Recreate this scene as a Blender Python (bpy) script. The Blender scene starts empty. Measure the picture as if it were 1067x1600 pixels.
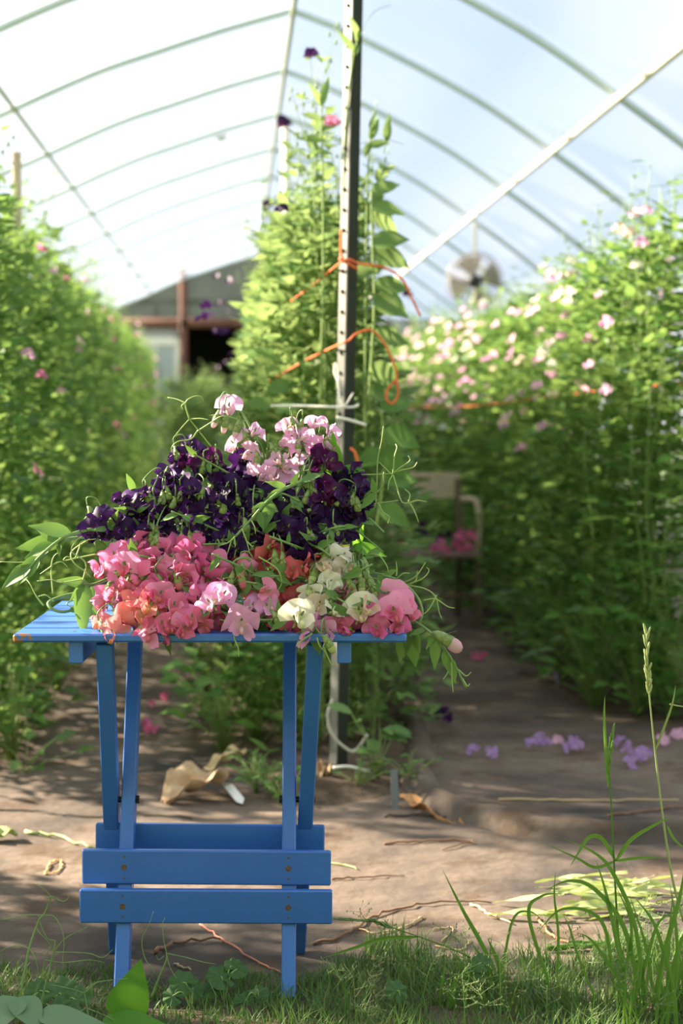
import bpy, math, random
from mathutils import Vector, Matrix, noise
V = Vector
rnd = random.Random(11)
R = math.radians
sc = bpy.context.scene
COL = sc.collection

# ------------------------------------------------------------------ camera, sky, sun, exposure
FPX = 2690.0
CAMZ = 1.14
YAW, PITCH = R(3.5), R(3.467)
cam_d = bpy.data.cameras.new('camera')
cam = bpy.data.objects.new('camera', cam_d); COL.objects.link(cam)
cam_d.sensor_fit = 'VERTICAL'; cam_d.sensor_height = 36.0
cam_d.lens = FPX / 1600.0 * 36.0
cam.location = (0, 0, CAMZ)
cam.rotation_euler = (math.pi/2 - PITCH, 0, -YAW)
cam_d.clip_start = 0.05; cam_d.clip_end = 200
cam_d.dof.use_dof = True
cam_d.dof.focus_distance = 3.28
cam_d.dof.aperture_fstop = 3.3
sc.camera = cam

sc.view_settings.view_transform = 'Standard'
sc.view_settings.look = 'None'
sc.view_settings.gamma = 1.0
sc.view_settings.use_curve_mapping = False
sc.view_settings.exposure = 0.6

SUN_DIR = V((-math.cos(R(28)), math.sin(R(28)), math.tan(R(27.0)))).normalized()   # towards the sun
sun_d = bpy.data.lights.new('sun', 'SUN'); sun = bpy.data.objects.new('sun', sun_d); COL.objects.link(sun)
sun_d.energy = 27.0; sun_d.color = (1.0, 0.83, 0.62); sun_d.angle = R(1.5)
sun.rotation_euler = SUN_DIR.to_track_quat('Z', 'Y').to_euler()
sun.location = (-6, 6, 8)

world = bpy.data.worlds.new('sky'); sc.world = world; world.use_nodes = True
wn = world.node_tree.nodes; wl = world.node_tree.links; wn.clear()
wo = wn.new('ShaderNodeOutputWorld'); wb = wn.new('ShaderNodeBackground')
wtc = wn.new('ShaderNodeTexCoord'); wno = wn.new('ShaderNodeTexNoise'); wr = wn.new('ShaderNodeValToRGB')
wno.inputs['Scale'].default_value = 2.3; wno.inputs['Detail'].default_value = 5
wr.color_ramp.elements[0].position = 0.38; wr.color_ramp.elements[0].color = (0.60, 0.75, 1.0, 1)
wr.color_ramp.elements[1].position = 0.60; wr.color_ramp.elements[1].color = (1.0, 0.98, 0.95, 1)
wl.new(wtc.outputs['Generated'], wno.inputs['Vector']); wl.new(wno.outputs['Fac'], wr.inputs['Fac'])
wl.new(wr.outputs['Color'], wb.inputs['Color'])
# a bright overcast haze, stronger overhead than at the horizon
wdot = wn.new('ShaderNodeVectorMath'); wdot.operation = 'DOT_PRODUCT'; wdot.inputs[1].default_value = (0, 0, 1)
wmr = wn.new('ShaderNodeMapRange'); wmr.inputs['From Min'].default_value = 0.0; wmr.inputs['From Max'].default_value = 1.0
wmr.inputs['To Min'].default_value = 0.92; wmr.inputs['To Max'].default_value = 1.0
wl.new(wtc.outputs['Generated'], wdot.inputs[0]); wl.new(wdot.outputs['Value'], wmr.inputs['Value']); wl.new(wmr.outputs['Result'], wb.inputs['Strength'])
wl.new(wb.outputs['Background'], wo.inputs['Surface'])

# ------------------------------------------------------------------ measuring helpers
FWD = V((math.sin(YAW)*math.cos(PITCH), math.cos(YAW)*math.cos(PITCH), -math.sin(PITCH)))
RGT = V((math.cos(YAW), -math.sin(YAW), 0))
UPV = RGT.cross(FWD)
C0 = V((0, 0, CAMZ))
HF = V((math.sin(YAW), math.cos(YAW), 0))          # horizontal direction the table looks along
def at(px, py, d):
    return C0 + d*(FWD + (px-533.5)/FPX*RGT + (800-py)/FPX*UPV)
def gnd(px, py, z=0.0):
    r = FWD + (px-533.5)/FPX*RGT + (800-py)/FPX*UPV
    return C0 + r*((z-CAMZ)/r.z)

# ------------------------------------------------------------------ mesh builder
class MB:
    def __init__(s): s.v = []; s.f = []; s.m = []; s.rad = []; s.cur = 0
    def add(s, vs, fs, rad=None):
        n = len(s.v); s.v.extend(vs); s.rad.extend(rad if rad else [0.0]*len(vs))
        for f in fs: s.f.append(tuple(i+n for i in f)); s.m.append(s.cur)
    def box(s, c, h, M=None):
        c = V(c); vs = []
        for x in (-1, 1):
            for y in (-1, 1):
                for z in (-1, 1):
                    p = V((x*h[0], y*h[1], z*h[2])); p = M @ p if M else p
                    vs.append(c+p)
        s.add(vs, [(0,1,3,2),(4,6,7,5),(0,4,5,1),(2,3,7,6),(0,2,6,4),(1,5,7,3)])
    def bar(s, a, b, w, t, side, bev=0.0):
        """straight bar a->b, width w along side, thickness t across"""
        a = V(a); b = V(b); d = (b-a).normalized(); sd = V(side); sd = (sd - d*sd.dot(d)).normalized(); n = d.cross(sd)
        e = bev; pr = [(-w/2+e,-t/2),(w/2-e,-t/2),(w/2,-t/2+e),(w/2,t/2-e),(w/2-e,t/2),(-w/2+e,t/2),(-w/2,t/2-e),(-w/2,-t/2+e)] if e else [(-w/2,-t/2),(w/2,-t/2),(w/2,t/2),(-w/2,t/2)]
        k = len(pr); vs = []
        rows = [(0, 0)]
        if e:
            L = (b-a).length; stn = [(0, 1-2*e/w), (e, 1), (L-e, 1), (L, 1-2*e/w)]
        else:
            L = (b-a).length; stn = [(0, 1), (L, 1)]
        for (l, sc_) in stn:
            for (x, y) in pr:
                yy = y*(1-2*e/t) if (e and sc_ < 1) else y
                vs.append(a + d*l + sd*(x*sc_) + n*yy)
        fs = []
        for i in range(len(stn)-1):
            for j in range(k):
                fs.append((i*k+j, i*k+(j+1) % k, (i+1)*k+(j+1) % k, (i+1)*k+j))
        fs.append(tuple(range(k-1, -1, -1))); q = (len(stn)-1)*k; fs.append(tuple(q+j for j in range(k)))
        s.add(vs, fs)
    def tube(s, pts, r0, r1=None, n=5, caps=True, rfun=None):
        pts = [V(p) for p in pts]
        if r1 is None: r1 = r0
        k = len(pts); vs = []; prev = None
        for i, p in enumerate(pts):
            d = (pts[min(i+1, k-1)] - pts[max(i-1, 0)])
            if d.length < 1e-9: d = V((0, 0, 1))
            d.normalize()
            if prev is None:
                prev = d.orthogonal().normalized()
            else:
                prev = prev - d*prev.dot(d)
                prev = prev.normalized() if prev.length > 1e-6 else d.orthogonal().normalized()
            b = d.cross(prev); t = i/(k-1); r = rfun(t) if rfun else r0+(r1-r0)*t
            for j in range(n):
                a = 2*math.pi*j/n
                vs.append(p + prev*(r*math.cos(a)) + b*(r*math.sin(a)))
        fs = [(i*n+j, i*n+(j+1) % n, (i+1)*n+(j+1) % n, (i+1)*n+j) for i in range(k-1) for j in range(n)]
        if caps: fs.append(tuple(range(n-1, -1, -1))); fs.append(tuple((k-1)*n+j for j in range(n)))
        s.add(vs, fs)
    def leaf(s, b, d, up, L, W, n=4, fold=0.25, curl=0.3, wav=0.0, sharp=1.0):
        b = V(b); d = V(d).normalized(); up = V(up); up = up - d*up.dot(d)
        up = up.normalized() if up.length > 1e-4 else d.orthogonal().normalized()
        sd = d.cross(up); vs = []; ph = rnd.random()*6
        for i in range(n+1):
            t = i/n
            w = W*0.5*math.sin(math.pi*min(1, (0.06+0.94*t))**(0.75*sharp)) if 0 < i < n else (0.08*W if i == 0 else 0.001)
            c = b + d*(L*(t-0.12*curl*t*t)) - up*(L*curl*t*t*0.6)
            wv = wav*W*math.sin(ph+t*11)
            vs += [c + sd*w + up*(fold*w+wv), c, c - sd*w + up*(fold*w-wv)]
        fs = []
        for i in range(n):
            a = i*3; fs += [(a, a+1, a+4, a+3), (a+1, a+2, a+5, a+4)]
        s.add(vs, fs)
    def grid(s, fn, nu, nv, radf=None):
        vs = []; rad = []
        for i in range(nu+1):
            for j in range(nv+1):
                vs.append(fn(i/nu, j/nv)); rad.append(radf(i/nu, j/nv) if radf else 0.0)
        s.add(vs, [(i*(nv+1)+j, i*(nv+1)+j+1, (i+1)*(nv+1)+j+1, (i+1)*(nv+1)+j) for i in range(nu) for j in range(nv)], rad)
    def ball(s, c, r, M=None, nu=6, nv=8):
        c = V(c)
        def fn(u, v):
            th = math.pi*u; ph = 2*math.pi*v
            p = V((r[0]*math.sin(th)*math.cos(ph), r[1]*math.sin(th)*math.sin(ph), r[2]*math.cos(th)))
            return c + (M @ p if M else p)
        s.grid(fn, nu, nv)
    def mesh(s, name, mats, smooth=True):
        me = bpy.data.meshes.new(name)
        me.from_pydata([tuple(v) for v in s.v], [], s.f)
        if not isinstance(mats, (list, tuple)): mats = [mats]
        for m in mats: me.materials.append(m)
        if len(mats) > 1: me.polygons.foreach_set('material_index', s.m)
        if smooth: me.polygons.foreach_set('use_smooth', [True]*len(me.polygons))
        if any(s.rad):
            at_ = me.attributes.new('rad', 'FLOAT', 'POINT'); at_.data.foreach_set('value', s.rad)
        me.update()
        return me
    def build(s, name, mats, parent=None, smooth=True):
        return link(name, s.mesh(name, mats, smooth), parent)

def link(name, me, parent=None, M=None):
    o = bpy.data.objects.new(name, me); COL.objects.link(o)
    if parent is not None: o.parent = parent
    if M is not None: o.matrix_local = M
    return o
def tag(o, label, cat, group=None, kind=None):
    o['label'] = label; o['category'] = cat
    if group: o['group'] = group
    o['kind'] = kind or 'thing'
    return o
def empty(name, loc=(0, 0, 0), rz=0.0):
    o = bpy.data.objects.new(name, None); COL.objects.link(o); o.location = loc; o.rotation_euler = (0, 0, rz); o.empty_display_size = 0.05
    return o
def struct(o): o['kind'] = 'structure'; return o
def copy_tree(o, parent=None, ch_of={}):
    c = o.copy(); COL.objects.link(c); c.parent = parent
    for ch in [x for x in o.children]: copy_tree(ch, c)
    return c
def spline(P, n=6):
    """Catmull-Rom through the points"""
    P = [V(p) for p in P]
    if len(P) < 3: return [P[0].lerp(P[-1], i/n) for i in range(n+1)]
    Q = [P[0]*2-P[1]] + P + [P[-1]*2-P[-2]]; out = []
    for i in range(1, len(Q)-2):
        a, b, c, d = Q[i-1], Q[i], Q[i+1], Q[i+2]
        for k in range(n):
            t = k/n
            out.append(0.5*((2*b)+(c-a)*t+(2*a-5*b+4*c-d)*t*t+(3*b-a-3*c+d)*t*t*t))
    out.append(P[-1]); return out
def frame(f, up):
    """matrix whose -Y looks along f and whose Z is close to up"""
    y = -V(f).normalized(); z = V(up) - y*V(up).dot(y)
    z = z.normalized() if z.length > 1e-4 else y.orthogonal().normalized()
    x = y.cross(z)
    return Matrix((x, y, z)).transposed()

# ------------------------------------------------------------------ materials
def nodes(name):
    m = bpy.data.materials.new(name); m.use_nodes = True
    nt = m.node_tree; nt.nodes.clear()
    out = nt.nodes.new('ShaderNodeOutputMaterial')
    return m, nt, nt.nodes.new, nt.links.new, out
def rgba(c): return (c[0], c[1], c[2], 1)
def plain(name, c, rough=0.6, c2=None, scale=8.0, bump=0.0, bscale=60.0, metal=0.0, detail=4, spec=0.4, lo=0.35, hi=0.65):
    m, nt, N, L, out = nodes(name)
    p = N('ShaderNodeBsdfPrincipled'); p.inputs['Roughness'].default_value = rough; p.inputs['Metallic'].default_value = metal
    p.inputs['Specular IOR Level'].default_value = spec
    p.inputs['Base Color'].default_value = rgba(c)
    tc = N('ShaderNodeTexCoord')
    if c2:
        n = N('ShaderNodeTexNoise'); n.inputs['Scale'].default_value = scale; n.inputs['Detail'].default_value = detail
        r = N('ShaderNodeValToRGB'); r.color_ramp.elements[0].color = rgba(c); r.color_ramp.elements[1].color = rgba(c2)
        r.color_ramp.elements[0].position = lo; r.color_ramp.elements[1].position = hi
        L(tc.outputs['Object'], n.inputs['Vector']); L(n.outputs['Fac'], r.inputs['Fac']); L(r.outputs['Color'], p.inputs['Base Color'])
    if bump:
        n2 = N('ShaderNodeTexNoise'); n2.inputs['Scale'].default_value = bscale; n2.inputs['Detail'].default_value = 3
        b = N('ShaderNodeBump'); b.inputs['Strength'].default_value = bump; b.inputs['Distance'].default_value = 0.01
        L(tc.outputs['Object'], n2.inputs['Vector']); L(n2.outputs['Fac'], b.inputs['Height']); L(b.outputs['Normal'], p.inputs['Normal'])
    L(p.outputs['BSDF'], out.inputs['Surface'])
    return m
def leafy(name, c1, c2, trans, tw=0.38, rough=0.5, island=True):
    m, nt, N, L, out = nodes(name)
    p = N('ShaderNodeBsdfPrincipled'); p.inputs['Roughness'].default_value = rough; p.inputs['Specular IOR Level'].default_value = 0.3
    t = N('ShaderNodeBsdfTranslucent'); mx = N('ShaderNodeMixShader'); mx.inputs[0].default_value = tw
    if island:
        g = N('ShaderNodeNewGeometry'); fac = g.outputs['Random Per Island']
    else:
        g = N('ShaderNodeObjectInfo'); fac = g.outputs['Random']
    r = N('ShaderNodeValToRGB'); r.color_ramp.elements[0].color = rgba(c1); r.color_ramp.elements[1].color = rgba(c2)
    r2 = N('ShaderNodeValToRGB'); r2.color_ramp.elements[0].color = rgba([x*0.75 for x in trans]); r2.color_ramp.elements[1].color = rgba(trans)
    L(fac, r.inputs['Fac']); L(fac, r2.inputs['Fac'])
    L(r.outputs['Color'], p.inputs['Base Color']); L(r2.outputs['Color'], t.inputs['Color'])
    L(p.outputs['BSDF'], mx.inputs[1]); L(t.outputs['BSDF'], mx.inputs[2]); L(mx.outputs['Shader'], out.inputs['Surface'])
    return m
def petal(name, c1, c2, base, tw=0.4, rough=0.55, bpos=0.45):
    """petal pigment: two tones picked per flower, a different tone at the claw of the petal (attribute rad)"""
    m, nt, N, L, out = nodes(name)
    p = N('ShaderNodeBsdfPrincipled'); p.inputs['Roughness'].default_value = rough; p.inputs['Specular IOR Level'].default_value = 0.2
    t = N('ShaderNodeBsdfTranslucent'); mx = N('ShaderNodeMixShader'); mx.inputs[0].default_value = tw
    oi = N('ShaderNodeObjectInfo'); r = N('ShaderNodeValToRGB')
    r.color_ramp.elements[0].color = rgba(c1); r.color_ramp.elements[1].color = rgba(c2)
    L(oi.outputs['Random'], r.inputs['Fac'])
    a = N('ShaderNodeAttribute'); a.attribute_name = 'rad'
    mr = N('ShaderNodeMapRange'); mr.inputs['From Min'].default_value = 0.0; mr.inputs['From Max'].default_value = bpos
    mr.inputs['To Min'].default_value = 0.85; mr.inputs['To Max'].default_value = 0.0
    L(a.outputs['Fac'], mr.inputs['Value'])
    mc = N('ShaderNodeMixRGB'); mc.inputs['Color2'].default_value = rgba(base)
    L(mr.outputs['Result'], mc.inputs['Fac']); L(r.outputs['Color'], mc.inputs['Color1'])
    L(mc.outputs['Color'], p.inputs['Base Color']); L(mc.outputs['Color'], t.inputs['Color'])
    L(p.outputs['BSDF'], mx.inputs[1]); L(t.outputs['BSDF'], mx.inputs[2]); L(mx.outputs['Shader'], out.inputs['Surface'])
    return m

M_LEAF = leafy('vine_leaf', (0.040, 0.130, 0.022), (0.115, 0.25, 0.050), (0.30, 0.47, 0.12))
M_LEAFN = leafy('vine_leaf_light', (0.035, 0.115, 0.022), (0.17, 0.31, 0.085), (0.36, 0.50, 0.17))
M_STEMV = plain('vine_stem', (0.22, 0.33, 0.10), 0.6)
M_GREEN = leafy('cut_leaf', (0.075, 0.16, 0.045), (0.15, 0.27, 0.085), (0.24, 0.42, 0.07), 0.3)
M_STEM = plain('cut_stem', (0.12, 0.21, 0.065), 0.5, (0.20, 0.31, 0.11), 30)
M_TEND = plain('tendril', (0.30, 0.41, 0.13), 0.5)
M_CALYX = plain('calyx', (0.13, 0.21, 0.065), 0.55, (0.27, 0.33, 0.11), 60)
M_GRASS = leafy('grass_blade', (0.040, 0.105, 0.022), (0.125, 0.225, 0.06), (0.19, 0.34, 0.07), 0.3)
M_GRASSL = leafy('tall_grass_blade', (0.08, 0.19, 0.03), (0.14, 0.28, 0.05), (0.25, 0.45, 0.06), 0.35)
M_SEED = plain('grass_seed', (0.36, 0.40, 0.17), 0.6, (0.25, 0.33, 0.11), 90)
M_SEEDG = plain('green_grass_seed', (0.14, 0.20, 0.07), 0.6, (0.20, 0.26, 0.10), 90)
M_WEED = leafy('weed_leaf', (0.06, 0.15, 0.035), (0.12, 0.24, 0.07), (0.20, 0.40, 0.05), 0.3)
M_BIGLEAF = leafy('broad_leaf', (0.08, 0.24, 0.03), (0.10, 0.27, 0.035), (0.24, 0.52, 0.04), 0.4)
PET = {
 'purple': petal('petal_purple', (0.016, 0.005, 0.045), (0.055, 0.009, 0.105), (0.04, 0.012, 0.04), 0.3, 0.5),
 'magenta': petal('petal_magenta', (0.10, 0.006, 0.085), (0.055, 0.006, 0.065), (0.14, 0.015, 0.08), 0.35),
 'pink': petal('petal_pink', (0.82, 0.19, 0.40), (0.88, 0.36, 0.60), (0.68, 0.18, 0.20), 0.4),
 'coral': petal('petal_coral', (0.86, 0.25, 0.27), (0.88, 0.36, 0.38), (0.80, 0.42, 0.18), 0.4),
 'red': petal('petal_coral_red', (0.62, 0.10, 0.13), (0.70, 0.17, 0.20), (0.42, 0.06, 0.05), 0.35),
 'rose': petal('petal_rose', (0.74, 0.14, 0.37), (0.82, 0.26, 0.52), (0.56, 0.10, 0.18), 0.4),
 'lilac': petal('petal_lilac', (0.80, 0.42, 0.66), (0.82, 0.52, 0.76), (0.82, 0.62, 0.62), 0.45),
 'orchid': petal('petal_orchid', (0.84, 0.38, 0.66), (0.84, 0.44, 0.74), (0.80, 0.55, 0.60), 0.42),
 'cream': petal('petal_cream', (0.74, 0.71, 0.52), (0.76, 0.74, 0.60), (0.52, 0.60, 0.22), 0.4),
 'blush': petal('petal_blush', (0.76, 0.56, 0.48), (0.76, 0.66, 0.60), (0.74, 0.58, 0.36), 0.42),
 'white': petal('petal_white', (0.84, 0.82, 0.72), (0.85, 0.83, 0.78), (0.70, 0.72, 0.45), 0.42),
 'violet': petal('petal_violet', (0.40, 0.24, 0.55), (0.48, 0.30, 0.60), (0.50, 0.38, 0.58), 0.4),
 'mauve': petal('petal_mauve', (0.72, 0.42, 0.66), (0.80, 0.48, 0.66), (0.80, 0.62, 0.70), 0.45),
}
M_FILM = None
def film_mat():
    m, nt, N, L, out = nodes('polythene_film')
    tr = N('ShaderNodeBsdfTransparent'); tr.inputs['Color'].default_value = (0.94, 0.95, 0.97, 1)
    tl = N('ShaderNodeBsdfTranslucent'); tl.inputs['Color'].default_value = (0.40, 0.44, 0.50, 1)
    mx = N('ShaderNodeMixShader'); lw = N('ShaderNodeLayerWeight'); lw.inputs['Blend'].default_value = 0.35
    mr = N('ShaderNodeMapRange'); mr.inputs['To Min'].default_value = 0.20; mr.inputs['To Max'].default_value = 0.36
    L(lw.outputs['Facing'], mr.inputs['Value']); L(mr.outputs['Result'], mx.inputs[0])
    df = N('ShaderNodeBsdfDiffuse'); df.inputs['Color'].default_value = (0.80, 0.82, 0.84, 1); m2 = N('ShaderNodeMixShader'); m2.inputs[0].default_value = 0.6
    L(tl.outputs['BSDF'], m2.inputs[1]); L(df.outputs['BSDF'], m2.inputs[2])
    L(tr.outputs['BSDF'], mx.inputs[1]); L(m2.outputs['Shader'], mx.inputs[2]); L(mx.outputs['Shader'], out.inputs['Surface'])
    return m
M_FILM = film_mat()
M_PIPE = plain('galvanised_pipe', (0.50, 0.60, 0.66), 0.5, (0.58, 0.66, 0.70), 3)
M_PURL = plain('purlin_pipe', (0.30, 0.33, 0.24), 0.6)
M_WPAINT = plain('white_painted_wood', (0.78, 0.77, 0.70), 0.6, (0.70, 0.68, 0.58), 5)
M_REDWOOD = plain('red_brown_timber', (0.11, 0.045, 0.03), 0.7, (0.16, 0.07, 0.045), 6)
def paint_mat():
    m, nt, N, L, out = nodes('blue_paint')
    p = N('ShaderNodeBsdfPrincipled'); p.inputs['Roughness'].default_value = 0.34; p.inputs['Specular IOR Level'].default_value = 0.5
    tc = N('ShaderNodeTexCoord'); n = N('ShaderNodeTexNoise'); n.inputs['Scale'].default_value = 9; n.inputs['Detail'].default_value = 6
    r = N('ShaderNodeValToRGB'); r.color_ramp.elements[0].color = (0.034, 0.132, 0.49, 1); r.color_ramp.elements[1].color = (0.046, 0.160, 0.56, 1)
    L(tc.outputs['Object'], n.inputs['Vector']); L(n.outputs['Fac'], r.inputs['Fac'])
    # bare wood where the paint has worn off the left front corner and a few nicks
    n2 = N('ShaderNodeTexNoise'); n2.inputs['Scale'].default_value = 70; n2.inputs['Detail'].default_value = 4
    L(tc.outputs['Object'], n2.inputs['Vector'])
    d = N('ShaderNodeVectorMath'); d.operation = 'DISTANCE'; d.inputs[1].default_value = (-0.365, -0.003, 0.704)
    L(tc.outputs['Object'], d.inputs[0])
    mr = N('ShaderNodeMapRange'); mr.inputs['From Min'].default_value = 0.0; mr.inputs['From Max'].default_value = 0.05
    mr.inputs['To Min'].default_value = 0.62; mr.inputs['To Max'].default_value = 0.22
    L(d.outputs['Value'], mr.inputs['Value'])
    lt = N('ShaderNodeMath'); lt.operation = 'LESS_THAN'; L(n2.outputs['Fac'], lt.inputs[0]); L(mr.outputs['Result'], lt.inputs[1])
    mc = N('ShaderNodeMixRGB'); mc.inputs['Color2'].default_value = (0.30, 0.13, 0.05, 1)
    L(lt.outputs['Value'], mc.inputs['Fac']); L(r.outputs['Color'], mc.inputs['Color1']); L(mc.outputs['Color'], p.inputs['Base Color'])
    n3 = N('ShaderNodeTexNoise'); n3.inputs['Scale'].default_value = 160
    b = N('ShaderNodeBump'); b.inputs['Strength'].default_value = 0.05; b.inputs['Distance'].default_value = 0.002
    L(tc.outputs['Object'], n3.inputs['Vector']); L(n3.outputs['Fac'], b.inputs['Height']); L(b.outputs['Normal'], p.inputs['Normal'])
    L(p.outputs['BSDF'], out.inputs['Surface'])
    return m
M_BLUE = paint_mat()
M_SCREW = plain('rusty_screw', (0.09, 0.05, 0.035), 0.6, (0.16, 0.10, 0.07), 200)
M_BLACKM = plain('black_metal', (0.02, 0.02, 0.022), 0.45)
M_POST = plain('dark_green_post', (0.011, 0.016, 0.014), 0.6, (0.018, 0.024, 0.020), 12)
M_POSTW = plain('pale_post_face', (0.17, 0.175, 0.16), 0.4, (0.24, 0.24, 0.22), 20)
M_ORANGE = plain('orange_twine', (0.70, 0.15, 0.04), 0.7)
M_WHITE = plain('white_string', (0.80, 0.80, 0.76), 0.6)
M_TAG = plain('white_plastic', (0.82, 0.83, 0.82), 0.4)
M_TAN = plain('dry_leaf', (0.50, 0.38, 0.24), 0.8, (0.36, 0.22, 0.12), 18)
M_RUST = plain('brown_dry_leaf', (0.32, 0.14, 0.06), 0.8, (0.42, 0.24, 0.10), 25)
M_TWIG = plain('twig_bark', (0.17, 0.09, 0.055), 0.8, (0.26, 0.15, 0.09), 40)
M_STRAW = plain('straw', (0.55, 0.42, 0.24), 0.8)
M_PINKSTR = plain('faded_red_twine', (0.50, 0.20, 0.14), 0.8)
M_POD = leafy('pale_pod', (0.34, 0.44, 0.16), (0.50, 0.56, 0.28), (0.45, 0.55, 0.15), 0.25)
M_SEAM = plain('dark_seam', (0.045, 0.040, 0.036), 0.7)
M_STAKE = plain('weathered_stake', (0.42, 0.33, 0.22), 0.8, (0.50, 0.41, 0.29), 14)
M_CHAIRW = plain('weathered_chair_wood', (0.60, 0.47, 0.36), 0.7, (0.70, 0.57, 0.45), 9)
M_CHAIRD = plain('dark_chair_wood', (0.14, 0.10, 0.075), 0.7, (0.19, 0.14, 0.10), 9)
M_SOIL = plain('soil', (0.055, 0.038, 0.026), 0.95, (0.11, 0.078, 0.052), 20, bump=0.8, bscale=60)
def fabric_mat():
    m, nt, N, L, out = nodes('landscape_fabric')
    p = N('ShaderNodeBsdfPrincipled'); p.inputs['Roughness'].default_value = 0.85; p.inputs['Specular IOR Level'].default_value = 0.15
    tc = N('ShaderNodeTexCoord')
    n = N('ShaderNodeTexNoise'); n.inputs['Scale'].default_value = 1.6; n.inputs['Detail'].default_value = 7; n.inputs['Roughness'].default_value = 0.6
    r = N('ShaderNodeValToRGB'); e = r.color_ramp.elements
    e[0].position = 0.32; e[0].color = (0.040, 0.037, 0.036, 1); e[1].position = 0.68; e[1].color = (0.20, 0.155, 0.122, 1)
    L(tc.outputs['Object'], n.inputs['Vector']); L(n.outputs['Fac'], r.inputs['Fac'])
    n4 = N('ShaderNodeTexNoise'); n4.inputs['Scale'].default_value = 3.1; n4.inputs['Detail'].default_value = 9; n4.inputs['Roughness'].default_value = 0.7
    r4 = N('ShaderNodeValToRGB'); r4.color_ramp.elements[0].position = 0.53; r4.color_ramp.elements[1].position = 0.60
    r4.color_ramp.elements[0].color = (0, 0, 0, 1); r4.color_ramp.elements[1].color = (0.75, 0.75, 0.75, 1)
    L(tc.outputs['Object'], n4.inputs['Vector']); L(n4.outputs['Fac'], r4.inputs['Fac'])
    mc = N('ShaderNodeMixRGB'); mc.inputs['Color2'].default_value = (0.085, 0.056, 0.038, 1)
    L(r4.outputs['Color'], mc.inputs['Fac']); L(r.outputs['Color'], mc.inputs['Color1']); L(mc.outputs['Color'], p.inputs['Base Color'])
    n2 = N('ShaderNodeTexNoise'); n2.inputs['Scale'].default_value = 14; n2.inputs['Detail'].default_value = 8
    w = N('ShaderNodeTexWave'); w.inputs['Scale'].default_value = 95; w.wave_profile = 'SIN'
    ad = N('ShaderNodeMath'); ad.operation = 'MULTIPLY_ADD'; ad.inputs[1].default_value = 0.03
    L(tc.outputs['Object'], n2.inputs['Vector']); L(tc.outputs['Object'], w.inputs['Vector']); L(w.outputs['Fac'], ad.inputs[0]); L(n2.outputs['Fac'], ad.inputs[2])
    b = N('ShaderNodeBump'); b.inputs['Strength'].default_value = 0.6; b.inputs['Distance'].default_value = 0.02
    L(ad.outputs['Value'], b.inputs['Height']); L(b.outputs['Normal'], p.inputs['Normal'])
    L(p.outputs['BSDF'], out.inputs['Surface'])
    return m
M_FABRIC = fabric_mat()

# ------------------------------------------------------------------ setting: ground, soil, tunnel
def gz(x, y):
    a = noise.noise(V((x*1.3, y*0.9, 0.3)))*0.016 + noise.noise(V((x*4.0, y*3.0, 7.3)))*0.006
    return a
g = MB()
def gf(u, v):
    x = -3.6+7.6*u; y = 1.2+26.0*(v**1.7); return V((x, y, gz(x, y)))
g.grid(gf, 150, 260)
struct(g.build('floor', M_FABRIC))
g = MB()
for (x0, x1, y0, y1) in ((-40, 40, -20, 1.25), (-40, -3.55, 1.2, 60), (3.95, 40, 1.2, 60), (-3.6, 4.0, 27.1, 60)):
    g.add([V((x0, y0, -0.02)), V((x1, y0, -0.02)), V((x1, y1, -0.02)), V((x0, y1, -0.02))], [(0, 1, 2, 3)])
struct(g.build('ground', plain('outer_turf', (0.07, 0.13, 0.03), 0.9, (0.12, 0.17, 0.05), 2.0)))
def soil_bed(x0, x1, y0, y1, taper):
    g = MB()
    def f(u, v):
        y = y0+(y1-y0)*(v**1.6); xm = (x0+x1)/2; w = (x1-x0)/2*min(1.0, 0.35+0.65*(y-y0)/taper)
        wob = 0.05*noise.noise(V((0.3, y*2.2, x0)))
        x = xm + (2*u-1)*w + wob
        e = math.sin(math.pi*u)*min(1, (y-y0)/0.25)
        return V((x, y, gz(x, y) - 0.012 + e*(0.045+0.03*noise.noise(V((x*9, y*9, 1))))))
    g.grid(f, 24, 160)
    return struct(g.build('soil_bed', M_SOIL))
soil_bed(-0.12, 0.72, 4.85, 26.3, 0.7)
soil_bed(-1.45, -0.62, 5.1, 26.3, 0.5)
soil_bed(1.25, 2.2, 5.9, 26.3, 0.5)

# folded edge of the fabric sheet that laps the centre bed on its right
g = MB()
lap = [gnd(632, 1120), gnd(640, 1165), gnd(660, 1215), gnd(700, 1262), gnd(790, 1288), gnd(920, 1306), gnd(1080, 1300)]
lp = spline(lap, 8)
def lapf(u, v):
    i = min(len(lp)-2, int(u*(len(lp)-1))); t = u*(len(lp)-1)-i
    p = lp[i].lerp(lp[i+1], t); d = (lp[i+1]-lp[i]).normalized(); n = V((d.y, -d.x, 0))   # towards the path on the right
    n = -n if n.x < 0 and i < 16 else n
    off = -0.035+0.13*v; return p - V((0, 0, p.z)) + V((0, 0, gz(p.x, p.y) + 0.05*max(0.0, math.sin(math.pi*min(1, v*1.15+0.0)))**0.7 + 0.004*math.sin(u*40))) + n*off
g.grid(lapf, 60, 8)
struct(g.build('trim_1', M_FABRIC))

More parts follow.
